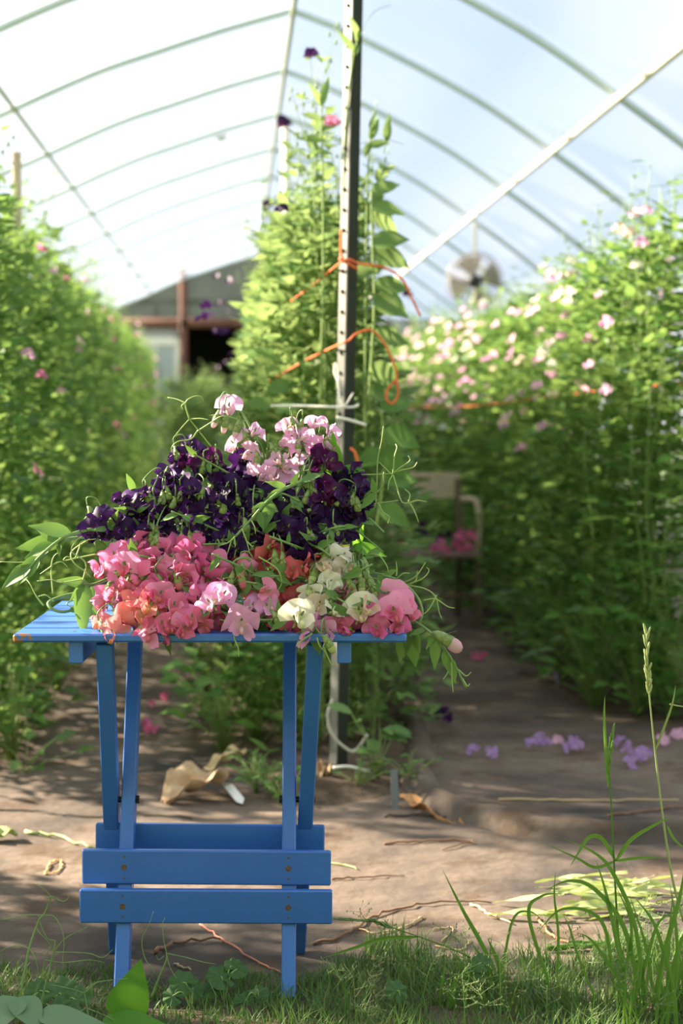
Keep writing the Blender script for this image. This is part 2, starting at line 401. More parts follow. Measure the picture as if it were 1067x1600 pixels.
S = 1.8
PROF = [(-3.2, 0), (-3.15, 0.7), (-2.98, 1.35), (-2.72, 1.85), (-2.35, 2.3), (-1.9, 2.61), (-1.408, 2.826), (-0.835, 3.085), (-0.454, 3.22), (-0.07, 3.35), (0.30, 3.458), (0.339, 3.467), (0.378, 3.456),
        (0.763, 3.303), (1.392, 2.985), (1.869, 2.673), (2.422, 2.265), (2.85, 1.83), (3.15, 1.33), (3.33, 0.7), (3.4, 0)]
prof = spline([V((x, 0, z)) for x, z in PROF], 4)
ys = [10.26+S*k for k in range(-4, 10)]
hoop_names = ['third', 'second', 'first']
bowm = None
for k, y in enumerate(ys):
    if bowm is None:
        g = MB(); g.tube(prof, 0.022, n=8); bowm = g.mesh('tunnel_hoop', M_PIPE)
    o = link('tunnel_hoop', bowm); o.location = (0, y, 0)
    ordn = ['nearest', 'second', 'third', 'fourth', 'fifth', 'sixth', 'seventh', 'eighth', 'ninth', 'tenth', 'eleventh']
    lab = 'grey pipe hoop of the tunnel over the table, above the view' if k < 2 else 'grey pipe hoop cut by the top right corner' if k == 2 else \
        'grey pipe hoop of the roof, nearest of those crossing the view' if k == 3 else 'grey pipe hoop of the roof, last one against the end wall' if k == 13 else 'grey pipe hoop of the roof, %s from the front of those crossing the view' % ordn[k-3]
    tag(o, lab, 'hoop', 'pipe hoops above the table' if k < 2 else 'pipe hoops of the roof')
g = MB()
g.grid(lambda u, v: V((prof[min(len(prof)-1, int(round(u*(len(prof)-1))))].x*1.012, 2.6+(26.5-2.6)*v, prof[min(len(prof)-1, int(round(u*(len(prof)-1))))].z*1.009+0.012)), len(prof)-1, 24)
struct(g.build('ceiling', M_FILM))
def purlin(name, x, z, r, m, lab, sq=False):
    g = MB()
    if sq: g.bar((x, 2.7, z), (x, 26.4, z), r*2, r*2, (1, 0, 1), 0.004)
    else: g.tube([(x, 2.7+23.7*i/12, z) for i in range(13)], r, n=8)
    return tag(g.build(name, m), lab, 'purlin')
purlin('purlin', 0.339, 3.467-0.04, 0.016, M_PURL, 'thin ridge pipe running along the peak of the tunnel roof')
purlin('purlin', -1.27, 2.86, 0.014, M_PURL, 'thin dark pipe tying the hoops on the left side of the tunnel roof')
purlin('purlin', 1.86, 2.64, 0.022, M_WPAINT, 'thick pale pipe tying the hoops on the right, the fan hangs from it')
# a loose scrap of tape on a hoop
g = MB(); pa = V((-0.62, 12.05-0.02, 3.14))
g.grid(lambda u, v: V((-0.155+0.10*u, 13.83, 3.283+0.018*u - (0.035*math.sin(math.pi*u)+0.008)*v)), 8, 2)
tag(g.build('tape_scrap', M_PURL), 'small grey scrap of tape hanging from a roof hoop left of the ridge', 'tape')

# unseen foliage screen added behind the camera to cut low front light
g = MB()
def shade_hedgef(u, v):
    x = -9+18*u; a = math.pi*v; y = -3.9 - 0.9*math.cos(a); z = 6.4*math.sin(a)**0.6
    n_ = noise.noise(V((x*1.1, a*3, 2)))*0.30 + noise.noise(V((x*3.7, a*9, 5)))*0.12
    return V((x, y+n_*(-math.cos(a)), max(-0.02, z+n_)))
g.grid(shade_hedgef, 120, 30)
tag(g.build('shade_hedge', plain('shade_hedge_leaves', (0.03, 0.07, 0.02), 0.8, (0.08, 0.14, 0.04), 14, bump=1.0, bscale=25)), 'very tall green foliage screen added unseen behind the viewer to block light', 'shade_hedge')
# ---- end wall
YE = 26.55
g = MB(); top = [p for p in prof if p.z > 2.36]
poly = [V((p.x, YE, p.z+0.01)) for p in prof if p.z >= 2.45]
g.add(poly, [tuple(range(len(poly)))])
M_GABLE = plain('gable_glazing', (0.10, 0.108, 0.10), 0.25, (0.15, 0.16, 0.145), 1.2, spec=0.6)
struct(g.build('window_1', M_GABLE))
g = MB(); g.box((0.1, YE-0.03, 2.43), (3.0, 0.05, 0.07)); struct(g.build('trim_2', M_REDWOOD))
for x in (-0.80, 0.62):
    g = MB(); g.box((x, YE-0.03, 1.6), (0.06, 0.05, 1.62)); struct(g.build('trim_3', M_REDWOOD))
g = MB(); g.box((-2.2, YE, 1.2), (1.35, 0.03, 1.2)); g.box((2.0, YE, 1.2), (1.35, 0.03, 1.2))
struct(g.build('wall_back', plain('grey_board_wall', (0.36, 0.37, 0.33), 0.7, (0.44, 0.44, 0.40), 3)))
# pale door leaf with glazed upper half standing left of the red post
d1 = struct(empty('door_1', (-1.32, YE-0.05, 0)))
g = MB()
for (cx, cz, hx, hz) in ((-0.24, 1.1, 0.05, 1.1), (0.44, 1.1, 0.05, 1.1), (0.1, 2.15, 0.3, 0.06), (0.1, 0.9, 0.3, 0.06), (0.1, 0.1, 0.3, 0.1), (0.1, 0.5, 0.3, 0.36), (0.1, 1.5, 0.02, 0.6)):
    g.box((cx, 0, cz), (hx, 0.025, hz))
g.build('door_leaf', M_WPAINT, d1, False)
g = MB(); g.box((0.1, 0.01, 1.5), (0.3, 0.005, 0.6)); g.build('glass', plain('door_glass', (0.34, 0.40, 0.42), 0.15, spec=0.7), d1, False)
# dark shed seen through the open doorway
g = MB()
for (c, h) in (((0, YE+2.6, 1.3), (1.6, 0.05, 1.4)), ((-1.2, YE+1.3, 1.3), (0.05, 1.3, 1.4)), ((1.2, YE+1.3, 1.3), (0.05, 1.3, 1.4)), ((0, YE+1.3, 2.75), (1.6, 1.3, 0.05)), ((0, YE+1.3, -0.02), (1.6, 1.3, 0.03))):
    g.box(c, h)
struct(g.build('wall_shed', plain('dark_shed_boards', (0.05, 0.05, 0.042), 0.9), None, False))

# ------------------------------------------------------------------ blossoms
def blossom_meshes(colour, var, lo=False):
    r = random.Random(hash((var, 5)) % 9999 + var*17)
    R0 = 0.0265; ph = r.random()*6; k = r.choice((3, 4, 5)); A = 0.0058*r.uniform(0.6, 1.4); flare = r.uniform(-0.4, 0.9); halff = R(r.uniform(82, 116))
    fold = r.uniform(-0.5, 1.1); asym = r.uniform(-.35, .35); pt = r.uniform(.0, .16)
    if var == 99: A, flare, halff, fold, asym, pt = 0.003, 0.25, R(112), 0.12, 0.06, 0.05
    def ban(u, v):
        th = (2*v-1)*halff; rr = R0*u*(1+0.07*math.cos(2*th)-0.16*math.exp(-(th/0.22)**2)*u*u)
        rr *= 1+(0.06*math.sin(3*th+ph)+pt*math.cos(4*th+ph))*u*u
        x = rr*math.sin(th)*1.04; z = rr*math.cos(th)*1.05
        y = 0.010*flare*u*u*2.0 + (fold+asym*(1 if x > 0 else -1))*0.60*abs(x)**1.15 + A*u**3*math.sin(k*th*1.3+ph) - 0.003*(1-u) + 0.006*u*u*math.cos(th)*flare
        return V((x, y, z+0.002))
    b = MB(); b.grid(ban, 3 if lo else 6, 8 if lo else 16, lambda u, v: max(u, 0.02))
    w = MB()
    for sg in (-1, 1):
        op = r.uniform(0.25, 1.15); ln = 0.024*r.uniform(0.85, 1.15); dr = r.uniform(-0.7, 0.25); p2 = r.random()*6
        def win(u, v, sg=sg, op=op, ln=ln, dr=dr, p2=p2):
            a = (2*v-1); wd = 0.0105*math.sin(math.pi*min(1, 0.07+0.86*u)**0.85)
            x = sg*(0.002 + op*ln*0.62*u + 0.0035*(1-a*a)*math.sin(math.pi*u))
            y = -0.004 - ln*0.75*u*(1-0.35*op) + 0.0022*math.sin(5*a+p2)*u
            z = 0.003 + dr*ln*u + a*wd*1.05
            return V((x + sg*a*0.004*op, y - 0.003*a*a, z))
        w.grid(win, 3 if lo else 5, 3 if lo else 6, lambda u, v: max(u*1.1, 0.02))
    if not lo:
        w.ball((0, -0.010, -0.004), (0.0035, 0.010, 0.0055), None, 5, 6)
    return b, w
def calyx_mb(mb, c=V((0, 0.002, 0)), s=1.0):
    """cup of five pointed teeth, opening towards -Y"""
    c = V(c)
    mb.tube([c+V((0, 0.010*s, -0.003*s)), c+V((0, 0.006*s, -0.001*s)), c+V((0, 0.0, 0)), c+V((0, -0.004*s, 0.0005*s))], 0, n=7, rfun=lambda t: s*(0.0016+0.0036*min(1, t*1.6)))
    for i in range(5):
        a = 2*math.pi*i/5+0.3; rdl = V((math.cos(a), 0, math.sin(a)))
        mb.leaf(c+rdl*0.0046*s+V((0, -0.002*s, 0)), rdl*0.75+V((0, -0.75, 0)), rdl, 0.011*s, 0.0045*s, 3, 0.2, -0.25)
NV = 11
BL = {}
def get_bl(colour):
    if colour not in BL:
        lst = []
        for v in range(NV+1):
            b, w = blossom_meshes(colour, v+1 if v < NV else 99); wc = colour
            lst.append((b.mesh('blossom', PET[colour]), w.mesh('wing_petals', PET[wc])))
        BL[colour] = lst
    return BL[colour]
_c = MB(); calyx_mb(_c); CALYX = _c.mesh('calyx', M_CALYX)
def bud_mesh(colour, s=1.0, open_=0.5):
    b = MB(); b.cur = 0; calyx_mb(b, V((0, 0, 0)), s*1.05)
    b.ball(V((0, -0.008*s, 0.0008)), (0.0052*s, 0.0105*s, 0.0068*s), None, 6, 8)
    b.cur = 1
    b.ball(V((0, -0.0155*s, 0.001)), (0.0052*s*open_, 0.0095*s, 0.0075*s*open_), None, 6, 8)
    return b.mesh('bud', [M_CALYX, PET[colour]])
BUD = {c: bud_mesh(c, 0.95, o) for c, o in (('purple', 0.75), ('pink', 0.9), ('lilac', 0.7), ('cream', 0.85), ('rose', 0.9))}

TOP_Z = 0.7135
TX0, TX1 = 23, 632
def hdepth(px, py):
    """depth of the heap's front surface: it leans back from the table edge to its top"""
    t = max(0.0, min(1.0, (985-py)/330.0))
    d = 3.262 + 0.24*t**1.1
    e = max(0, abs(px-390)/260.0-0.35); d += 0.10*e*e
    if py > 985: d = 3.225
    return d
HC = at(395, 850, 3.42)
STEM_COUNT = [0]
def stem_thing(label, colour, blooms, buds=(), origin=None, group=None, dz=0.0, wing=None, sc_=1.0, face=None, flat=False):
    """a cut sweet pea stem: stalk mesh with blossoms (standard petal > wing petals, calyx) and buds"""
    STEM_COUNT[0] += 1
    rr = random.Random(STEM_COUNT[0]*31+7)
    P = []
    for b in blooms:
        d = hdepth(b[0], b[1]) + dz + rr.uniform(-0.012, 0.012) + (b[3] if len(b) > 3 else 0)
        P.append(at(b[0], b[1], d))
    cen = sum(P, V())/len(P) if P else at(buds[0][0], buds[0][1], hdepth(buds[0][0], buds[0][1])+dz)
    if origin is None:
        o_ = cen.lerp(HC, 0.55) + HF*rr.uniform(0.14, 0.20)
        o_.z = max(TOP_Z+0.012, min(o_.z, cen.z)-rr.uniform(0.05, 0.12))
    elif len(origin) == 3 and isinstance(origin, V): o_ = origin
    else: o_ = at(*origin)
    mid = o_.lerp(cen, 0.6) + V((0, 0, 0.02)) + HF*0.02
    tip = cen + HF*0.022
    pts = spline([o_, mid, tip], 7)
    st = MB(); st.tube(pts, 0.0026, 0.0017, 6)
    kids = []
    for i, (b, p) in enumerate(zip(blooms, P)):
        col = b[2] if len(b) > 2 and b[2] else colour
        rad = (p-HC); rad = rad - HF*rad.dot(HF); rad = rad.normalized() if rad.length > 0.02 else V((0, 0, 1))
        f = -HF*1.0 + rad*0.55 + V((rr.uniform(-1.1, 1.1), rr.uniform(-.3, .5), rr.uniform(-.75, .65)))
        if face: f = V(face) + V((rr.uniform(-.35, .35), rr.uniform(-.2, .2), rr.uniform(-.3, .3)))
        if len(b) > 4 and b[4]: f = RGT*b[4][0] - HF*b[4][1] + V((0, 0, b[4][2]))
        roll = rr.uniform(-1.3, 1.3) if not (len(b) > 5) else b[5]
        f.normalize(); up = V((math.sin(roll)*RGT.x, math.sin(roll)*RGT.y, math.cos(roll)))
        M3 = frame(f, up); s = sc_*rr.uniform(0.95, 1.2)
        org = p - (M3 @ V((0, 0, 0.010*s)))
        M4 = Matrix.Translation(org) @ M3.to_4x4() @ Matrix.Scale(s, 4)
        back = org + M3 @ V((0, 0.012*s, -0.003*s))
        k = max(range(len(pts)//3, len(pts)), key=lambda q: -(pts[q]-back).length)
        a = pts[max(0, k-2)]; m = a.lerp(back, 0.6) + M3 @ V((0, 0.012, 0.0))
        st.tube(spline([a, m, back], 5), 0.0015, 0.0013, 5)
        kids.append(('b', col, M4, NV if flat else rr.randrange(NV)))
    for b in buds:
        d = hdepth(b[0], b[1]) + dz + (b[3] if len(b) > 3 else -0.012)
        p = at(b[0], b[1], d); col = b[2] if len(b) > 2 and b[2] in BUD else ('pink' if colour in ('pink', 'coral', 'red', 'rose', 'orchid') else 'cream' if colour in ('cream', 'blush', 'white') else colour if colour in BUD else 'purple')
        f = V((rr.uniform(-.5, .5), -0.25+rr.uniform(-.4, .3), -0.9)).normalized()
        M3 = frame(f, RGT); s = rr.uniform(0.95, 1.2)*1.15
        M4 = Matrix.Translation(p) @ M3.to_4x4() @ Matrix.Scale(s, 4)
        back = p + M3 @ V((0, 0.011*s, -0.003*s))
        k = max(range(len(pts)//2, len(pts)), key=lambda q: -(pts[q]-back).length); a = pts[max(0, k-1)]
        st.tube(spline([a, a.lerp(back, 0.45)+V((0, 0, 0.030)), back+V((0, 0, 0.016)), back], 5), 0.0016, 0.0014, 5)
        kids.append(('u', col, M4, 0))
    root = st.build('cut_sweet_pea', M_STEM)
    tag(root, label, 'flower stem', group)
    for t, col, M4, v in kids:
        if t == 'b':
            bm_, wm_ = get_bl(col)[v]
            wcol = wing if wing else col
            o = link('blossom', bm_, root, M4)
            link('wing_petals', get_bl(wcol)[v][1], o)
            link('calyx', CALYX, o)
        else:
            link('bud', BUD[col], root, M4)
    return root
# ------------------------------------------------------------------ the heap of cut flowers, stem by stem
LAPC = []
A = stem_thing
# pale lilac stems on the very top
A('lone pale lilac sweet pea stem standing up highest above the heap', 'lilac', [(357, 632, None, 0, (0.3, 1, 0.1), 0.1)], [(341, 648), (352, 655)], origin=(402, 690, 3.52))
A('pale lilac sweet pea stem leaning left below the lone top bloom', 'lilac', [(364, 690, None, 0, (-0.6, .9, 0), -0.6), (398, 674, None, 0, (.2, .8, .6), 0.4), (393, 706, None, 0, (-.2, 1, -.3), 1.0)], [(372, 664), (384, 682)])
A('pale lilac sweet pea stem with hanging buds left of the top centre', 'lilac', [(415, 742, None, 0, (-.3, 1, -.4), .6), (432, 722, None, -.01), (402, 735, None, -.005)], [(402, 712), (426, 700), (437, 712)])
A('tallest pale lilac sweet pea stem in the middle of the heap top', 'lilac', [(450, 666, None, 0, (-.2, 1, .2), 0), (456, 694, 'orchid', -.01), (474, 686)], [(458, 660), (470, 664), (466, 692)])
A('lilac sweet pea stem with a pink upright bud bloom at the top right', 'lilac', [(493, 658, 'orchid', 0, (-.1, 1, .4), .2), (484, 682, None, .01), (515, 676, None, 0, (.9, .8, .1), .2), (505, 694)], [(512, 686)])
A('pale lilac sweet pea stem sunk between buds just above the purple heap', 'lilac', [(432, 744), (468, 722, None, .01), (452, 735), (500, 712, None, .01)], [(486, 738)])
# dark purple stems
P = 'purple'
A('dark purple sweet pea stem at the far left tip, two broad open blooms', P, [(156, 805, None, -.01, (-.3, 1, .1), -.2), (146, 828, None, -.02, (-.1, 1, -.2), .2), (170, 826, None, 0)], [(142, 800)], sc_=1.1, flat=True)
A('dark purple sweet pea stem right beside the far left tip', P, [(184, 806, None, -.015, (.2, 1, .2), .1), (196, 826, None, -.02, (.3, 1, -.1), -.3), (176, 832)], flat=True)
A('dark purple sweet pea stem on the left shoulder with a bluish tint', P, [(210, 786, None, -.01, (-.3, .8, .6), .5), (198, 776), (222, 774), (226, 800)], [(232, 775)])
A('dark purple sweet pea stem between the left shoulder and the pink blooms', P, [(238, 800, None, -.01), (214, 808), (232, 828), (258, 836, None, .02)], [(236, 836), (246, 846)])
A('dark purple sweet pea stem with upright petals at the upper left of the heap', P, [(292, 692, None, 0, (-.2, .9, .4), -.4), (308, 706, None, 0, (.4, 1, .2), .3), (280, 712, None, 0, (-.8, .8, 0), .2), (298, 722, 'magenta', 0)], [(276, 706)])
A('dark purple sweet pea stem with a dark red sheen right of the upright petals', P, [(330, 716, 'magenta', 0, (.2, 1, .2), .3), (322, 738), (344, 728, None, 0, (.6, .9, .3), .8), (338, 754)], [(318, 728), (338, 718)])
A('dark purple sweet pea stem with two open petals facing out at the left centre', P, [(296, 762, None, -.015, (0, 1, .1), -.3), (308, 776, None, -.015, (.2, 1, -.1), .4), (280, 752), (288, 776)], [(282, 772), (316, 770)], flat=True)
A('dark purple sweet pea stem arching left with long drooping green buds', P, [(262, 738), (270, 756), (252, 766)], [(230, 772), (240, 784), (254, 776), (262, 768), (272, 784)], origin=(300, 735, 3.5))
A('dark purple sweet pea stem above the left pink blooms', P, [(256, 790), (272, 806), (250, 812), (282, 792)], [(240, 826), (244, 842)])
A('dark purple sweet pea stem in the deep shade left of centre', P, [(312, 800, None, .01), (336, 806, None, .01), (322, 826, None, .01), (300, 826)])
A('dark purple sweet pea stem with a violet petal near the centre', P, [(358, 758), (382, 764), (368, 786), (345, 776, None, -.01)], [(350, 790), (372, 780)])
A('dark purple sweet pea stem in the centre behind the leafy shoot', P, [(392, 752, None, .01), (402, 776), (388, 792), (414, 770)], [(398, 800)])
A('dark purple sweet pea stem low in the centre over the pink layer', P, [(345, 838, None, .01), (368, 826, None, .01), (392, 834), (372, 850)], [(384, 818)])
A('dark purple sweet pea stem right of the leafy shoot', P, [(424, 784), (442, 800), (418, 806), (436, 818)], [(428, 796)])
A('magenta purple sweet pea stem with two bright petals under the lilac top', 'magenta', [(500, 712, None, -.02, (-.5, 1, .1), -.6), (516, 718, None, -.02, (.6, 1, 0), .5), (496, 738, None, -.01)], [(478, 752), (486, 762)])
A('magenta purple sweet pea stem with a slanting reddish petal at the right', 'magenta', [(522, 764, None, -.02, (.1, 1, .3), .9), (506, 778, None, -.015), (532, 782, P)], [(552, 778), (492, 772)])
A('dark purple sweet pea stem at the upper right end of the heap', P, [(548, 748, None, 0, (.5, 1, .3), .1), (562, 760, None, 0, (.9, .7, 0), .4), (552, 738), (538, 752, None, .01)])
A('dark purple sweet pea stem on the right edge above the pale buds', P, [(556, 790, None, 0, (.7, .9, 0), .2), (566, 776), (548, 806), (530, 800)], [(558, 785)])
A('dark purple sweet pea stem at the lower right corner of the purple heap', P, [(546, 826, None, .005, (.5, .9, -.4), .5), (520, 816), (534, 836), (508, 804)], [(524, 826)])
A('dark purple sweet pea stem with violet petals in the right centre', P, [(468, 778, None, -.005), (490, 794, None, 0), (472, 802), (504, 800)], [(462, 784), (480, 775)])
A('dark purple sweet pea stem hanging nose down over the coral blooms', P, [(470, 866, None, -.02, (0, .8, -.8), .1), (492, 846, None, -.02, (.4, .8, -.6), -.3), (458, 852)], [(484, 832)])
A('dark purple sweet pea stem with folded violet petals above the coral blooms', P, [(452, 822, None, -.015, (-.3, 1, .2), .7), (466, 832, None, -.015, (.3, 1, 0), -.2), (446, 838), (478, 820)])
for i, pts in enumerate((((330, 770), (350, 812), (306, 748)), ((404, 826), (380, 806), (420, 838)), ((498, 760), (516, 792), (480, 818)), ((440, 762), (412, 756), (456, 802)), ((286, 812), (270, 832), (316, 846)), ((366, 740), (388, 736), (352, 738)), ((440, 846), (416, 852), (428, 828)), ((540, 770), (528, 740), (512, 748)), ((346, 856), (318, 862), (368, 866)), ((372, 716), (404, 760), (424, 762)))):
    A('dark purple sweet pea stem buried in the shaded middle of the heap', P, [(x, y) for x, y in pts], group='purple stems buried in the heap', dz=0.045)
# pink and coral stems at the left front
K = 'pink'
A('large pale pink sweet pea stem at the left end of the pink cluster', K, [(180, 866, None, -.02, (-.3, 1, .2), -.2), (196, 880, None, -.03, (-.1, 1, 0), .2), (166, 884, None, 0, (-.9, .7, 0), .3), (206, 866)], sc_=1.2, flat=True)
A('pink sweet pea stem just below the large pale pink blooms', K, [(200, 908, None, -.01), (216, 896, None, -.01), (182, 918, None, -.01, (-.5, 1, 0), .2), (168, 932, None, 0, (-.6, 1, -.2), .4)], [(206, 900)], sc_=1.1)
A('coral sweet pea stem hanging over the front table edge at the left', 'coral', [(176, 984, None, -.012, (-.2, 1, -.3), 0), (160, 966, None, 0, (-.8, .8, 0), .3), (188, 966, None, -.01)], [(160, 978), (182, 960)], sc_=1.05)
A('bright coral sweet pea stem in the middle of the left front', 'coral', [(222, 956, None, -.02, (0, 1, .1), -.1), (206, 948, None, -.01), (236, 944, None, -.02, (.2, 1, .3), .5), (218, 938)], sc_=1.1)
A('pink sweet pea stem with green-lined petals hanging over the front edge', K, [(236, 984, None, -.012, (.1, 1, -.1), .3), (222, 978, None, -.01, (-.2, 1, -.3), -.4), (252, 974, None, -.01)], [(222, 974), (246, 960)], sc_=1.1)
A('deep pink sweet pea stem at the top left of the pink cluster', 'rose', [(222, 846, None, -.01), (244, 852), (252, 838, None, .01), (236, 868)])
A('deep pink sweet pea stem with a two-lobed bloom below the purple heap', 'rose', [(302, 848, None, -.015, (.2, 1, .1), .2), (288, 862, None, -.01), (270, 852), (310, 862)], [(284, 838), (296, 834)])
A('pink sweet pea stem in the centre of the pink cluster', K, [(278, 882, None, -.02, (.1, 1, .2), .2), (262, 898, None, -.01), (292, 894, None, -.01), (250, 880)], [(250, 906), (276, 900)])
A('pink sweet pea stem curling around a green bud left of centre', 'rose', [(250, 902, None, 0), (232, 898), (242, 918, None, -.02, (0, 1, .2), .4), (226, 918)])
A('pink sweet pea stem with a pale folded petal above the coral blooms', K, [(232, 926, None, -.02, (.2, 1, .1), 0), (250, 926, None, -.02, (.4, 1, .2), .4), (262, 916)], [(230, 912)])
A('pink sweet pea stem low in the front right of the pink cluster', K, [(272, 944, None, -.02, (.1, 1, .3), .2), (266, 970, None, -.015, (.1, 1, -.1), -.2), (288, 978, None, -.01, (.3, 1, -.3), .4), (256, 956)], [(270, 954)], sc_=1.1)
A('magenta pink sweet pea stem at the right of the pink cluster', 'rose', [(306, 914, None, 0), (320, 926, None, -.005), (298, 926), (322, 898, None, .01)])
A('deep pink sweet pea stem under the purple heap at its middle', 'rose', [(328, 866, None, .005), (340, 884, None, .005), (316, 880), (336, 900)], [(342, 868)])
A('pink sweet pea stem standing at the table front right of the pink cluster', K, [(300, 962, None, -.01, (.1, 1, .2), .1), (312, 972, None, -.005), (324, 954, None, .01), (306, 944)])
A('pale orchid pink sweet pea stem with two wide petals facing out at the front', 'orchid', [(327, 938, None, -.045, (-.4, 1, 0), -.5), (350, 926, None, -.045, (.3, 1, .2), .6)], sc_=1.15, flat=True)
A('rosy pink nodding sweet pea bloom in front beside the dark leaf', 'orchid', [(377, 966, None, -.03, (.1, .9, -.35), 0)], sc_=1.15)
A('flat orchid pink sweet pea stem lying on the table near the middle', 'orchid', [(396, 944, None, -.005, (-.2, 1, .4), .6), (416, 946, None, -.005, (.3, .9, .5), -.5)], [(430, 962)])
A('pink sweet pea stem of half open buds under the purple heap', K, [(386, 888, None, -.01, (.2, .9, -.4), .4), (420, 922, None, -.01, (0, 1, .1), 1.4)], [(374, 898), (362, 902), (378, 886)], sc_=0.85)
A('coral red sweet pea stem left under the purple blooms', 'red', [(428, 852, None, 0), (440, 866), (416, 862, None, .01)], [(430, 868), (442, 872)])
A('coral red sweet pea stem right under the nodding purple blooms', 'red', [(458, 886, None, -.02, (-.1, 1, .1), .1), (478, 878, None, -.01), (488, 868, None, .01)])
for i, (pts, c) in enumerate(((((404, 902), (438, 900), (392, 918)), 'red'), (((362, 922), (344, 908), (356, 954)), 'rose'), (((452, 912), (430, 908), (462, 930)), 'red'), (((386, 962), (342, 978), (364, 980)), 'rose'), (((428, 958), (446, 974), (414, 968)), 'red'), (((300, 900), (282, 920), (286, 946)), 'rose'), (((210, 926), (232, 908), (196, 938)), 'rose'), (((268, 930), (244, 960), (262, 986)), 'rose'), (((340, 950), (322, 982), (330, 964)), 'red'), (((372, 884), (356, 876), (400, 876)), 'red'), (((400, 966), (420, 974), (388, 980)), 'rose'), (((446, 952), (432, 980), (456, 982)), 'rose'), (((410, 938), (442, 936), (470, 984)), 'red'), (((560, 972), (600, 950), (580, 940)), 'rose'))):
    A('dull pink sweet pea stem sunk in the shadow of the lower heap', c, [(x, y) for x, y in pts], group='pink stems sunk in the lower heap', dz=0.04)
# cream, blush and hot pink at the right
A('cream sweet pea bloom with a large round petal at the front table edge', 'cream', [(470, 958, None, -.045, (.5, 1, 0), .35)], wing='white', sc_=1.4, origin=(470, 950, 3.45), flat=True)
A('blush sweet pea stem right under the corner of the purple heap', 'blush', [(520, 876, None, -.01, (0, 1, .2), .3), (502, 882, None, -.005), (540, 880, None, 0, (.5, 1, .1), -.3), (528, 866, 'white')], [(510, 862, 'cream')], sc_=1.1)
A('white sweet pea stem in the middle of the pale cluster', 'white', [(516, 908, None, -.01, (.2, 1, 0), .3), (526, 898, None, 0), (508, 920, None, -.005)], [(492, 890), (486, 912)])
A('blush sweet pea stem next to the large cream bloom', 'blush', [(500, 940, None, -.015, (-.1, 1, -.1), .2), (492, 926, 'white', 0), (512, 930)])
A('narrow cream sweet pea bud bloom pointing right at the table front', 'cream', [(522, 952, None, -.02, (.8, .7, .2), .9)], sc_=0.8)
A('cream sweet pea bloom with pale wings beside the hot pink blooms', 'cream', [(560, 950, None, -.04, (.1, 1, -.1), -.2), (574, 944, 'cream', -.035, (.6, 1, .2), .6)], wing='blush', sc_=1.15, flat=True)
A('cream sweet pea stem of small round buds at the right of the pale cluster', 'cream', [(560, 898), (566, 918, 'blush')], [(556, 886), (570, 880), (574, 902), (546, 910), (580, 914), (564, 908)], sc_=0.7)
A('drooping yellow green sweet pea bud hanging over the front table edge', 'cream', [], [(510, 1000, 'cream', .0)], origin=(492, 950, 3.33))
A('hot pink sweet pea stem with the largest bloom at the right table end', 'rose', [(630, 938, K, -.03, (.4, 1, .1), .1), (614, 950, K, -.045, (.1, 1, -.1), -.3), (640, 952, K, -.02, (.7, .8, 0), .6), (610, 928, K, -.02)], sc_=1.2, flat=True)
A('hot pink sweet pea stem under the largest bloom on the right table end', 'rose', [(588, 978, None, -.03, (-.2, 1, 0), -.3), (622, 972, None, -.025, (.5, 1, -.2), .8), (604, 964, None, -.02), (578, 968, None, -.01)], [(606, 966)])
A('deep pink sweet pea stem lying low between the two cream blooms', 'rose', [(540, 978, None, 0), (546, 962, None, .005), (524, 972, None, .005), (556, 982)])
A('deep pink sweet pea stem behind the narrow cream bud', 'rose', [(548, 932, None, .01), (534, 922, None, .015), (532, 946, None, .015), (560, 930, None, .02)])
A('pale pink sweet pea stem low at the front left of the cream bloom', 'orchid', [(494, 970, None, .01), (484, 984, None, .0), (508, 982)])

# ------------------------------------------------------------------ leafy shoots and tendrils lying in the heap
def shoot(label, path, leaves=(), tendrils=(), r=0.003, group=None, m=None, name='pea_shoot', lm=None):
    """path: (px, py, depth); leaves: (index along 0..1, direction px/py angle in degrees, length m, depth lean); tendrils: lists of (px, py, depth)"""
    P = [at(*p) for p in path]; pts = spline(P, 8)
    g = MB(); g.tube(pts, r, r*0.6, 6)
    root = g.build(name, m or M_STEM); tag(root, label, 'plant shoot', group)
    rr = random.Random(int(path[0][0]*13+path[0][1]))
    for (t, ang, L, lean) in leaves:
        p = pts[min(len(pts)-1, int(t*(len(pts)-1)))]
        a = R(ang); d = RGT*math.cos(a) + V((0, 0, math.sin(a))) - HF*lean
        b = MB(); up = -HF*1.0 + V((rr.uniform(-.6, .6), 0, rr.uniform(.0, .9)))
        b.leaf(p, d, up, L, L*rr.uniform(.34, .46), 8, rr.uniform(.15, .5), rr.uniform(.05, .4), 0.03)
        b.build('leaf', lm or M_GREEN, root)
    for tl in tendrils:
        b = MB(); b.tube(spline([at(*q) for q in tl], 7), 0.0017, 0.0008, 5); b.build('tendril', M_TEND, root)
    return root
D = 3.33
shoot('arching leafy pea shoot reaching out to the left of the table', [(215, 822, 3.42), (150, 826, 3.38), (100, 840, 3.34), (62, 870, 3.32), (40, 896, 3.32)],
      [(.45, 165, .085, .2), (.62, 205, .070, -.2), (.78, 228, .075, .1), (.9, 215, .075, .0), (.55, 262, .035, .2), (.5, 245, .03, .3)], [[(100, 840, 3.34), (80, 852, 3.34), (62, 866, 3.33), (40, 878, 3.33), (0, 878, 3.33)]], 0.0046)
shoot('second leafy pea shoot lying under the arching one at the left', [(230, 830, 3.45), (140, 838, 3.42), (92, 846, 3.40), (66, 868, 3.39)],
      [(.6, 190, .10, .1), (.7, 150, .05, .1)], [[(118, 872, 3.34), (124, 830+26, 3.34), (128, 846, 3.34), (150, 830+12, 3.35)]], 0.0044)
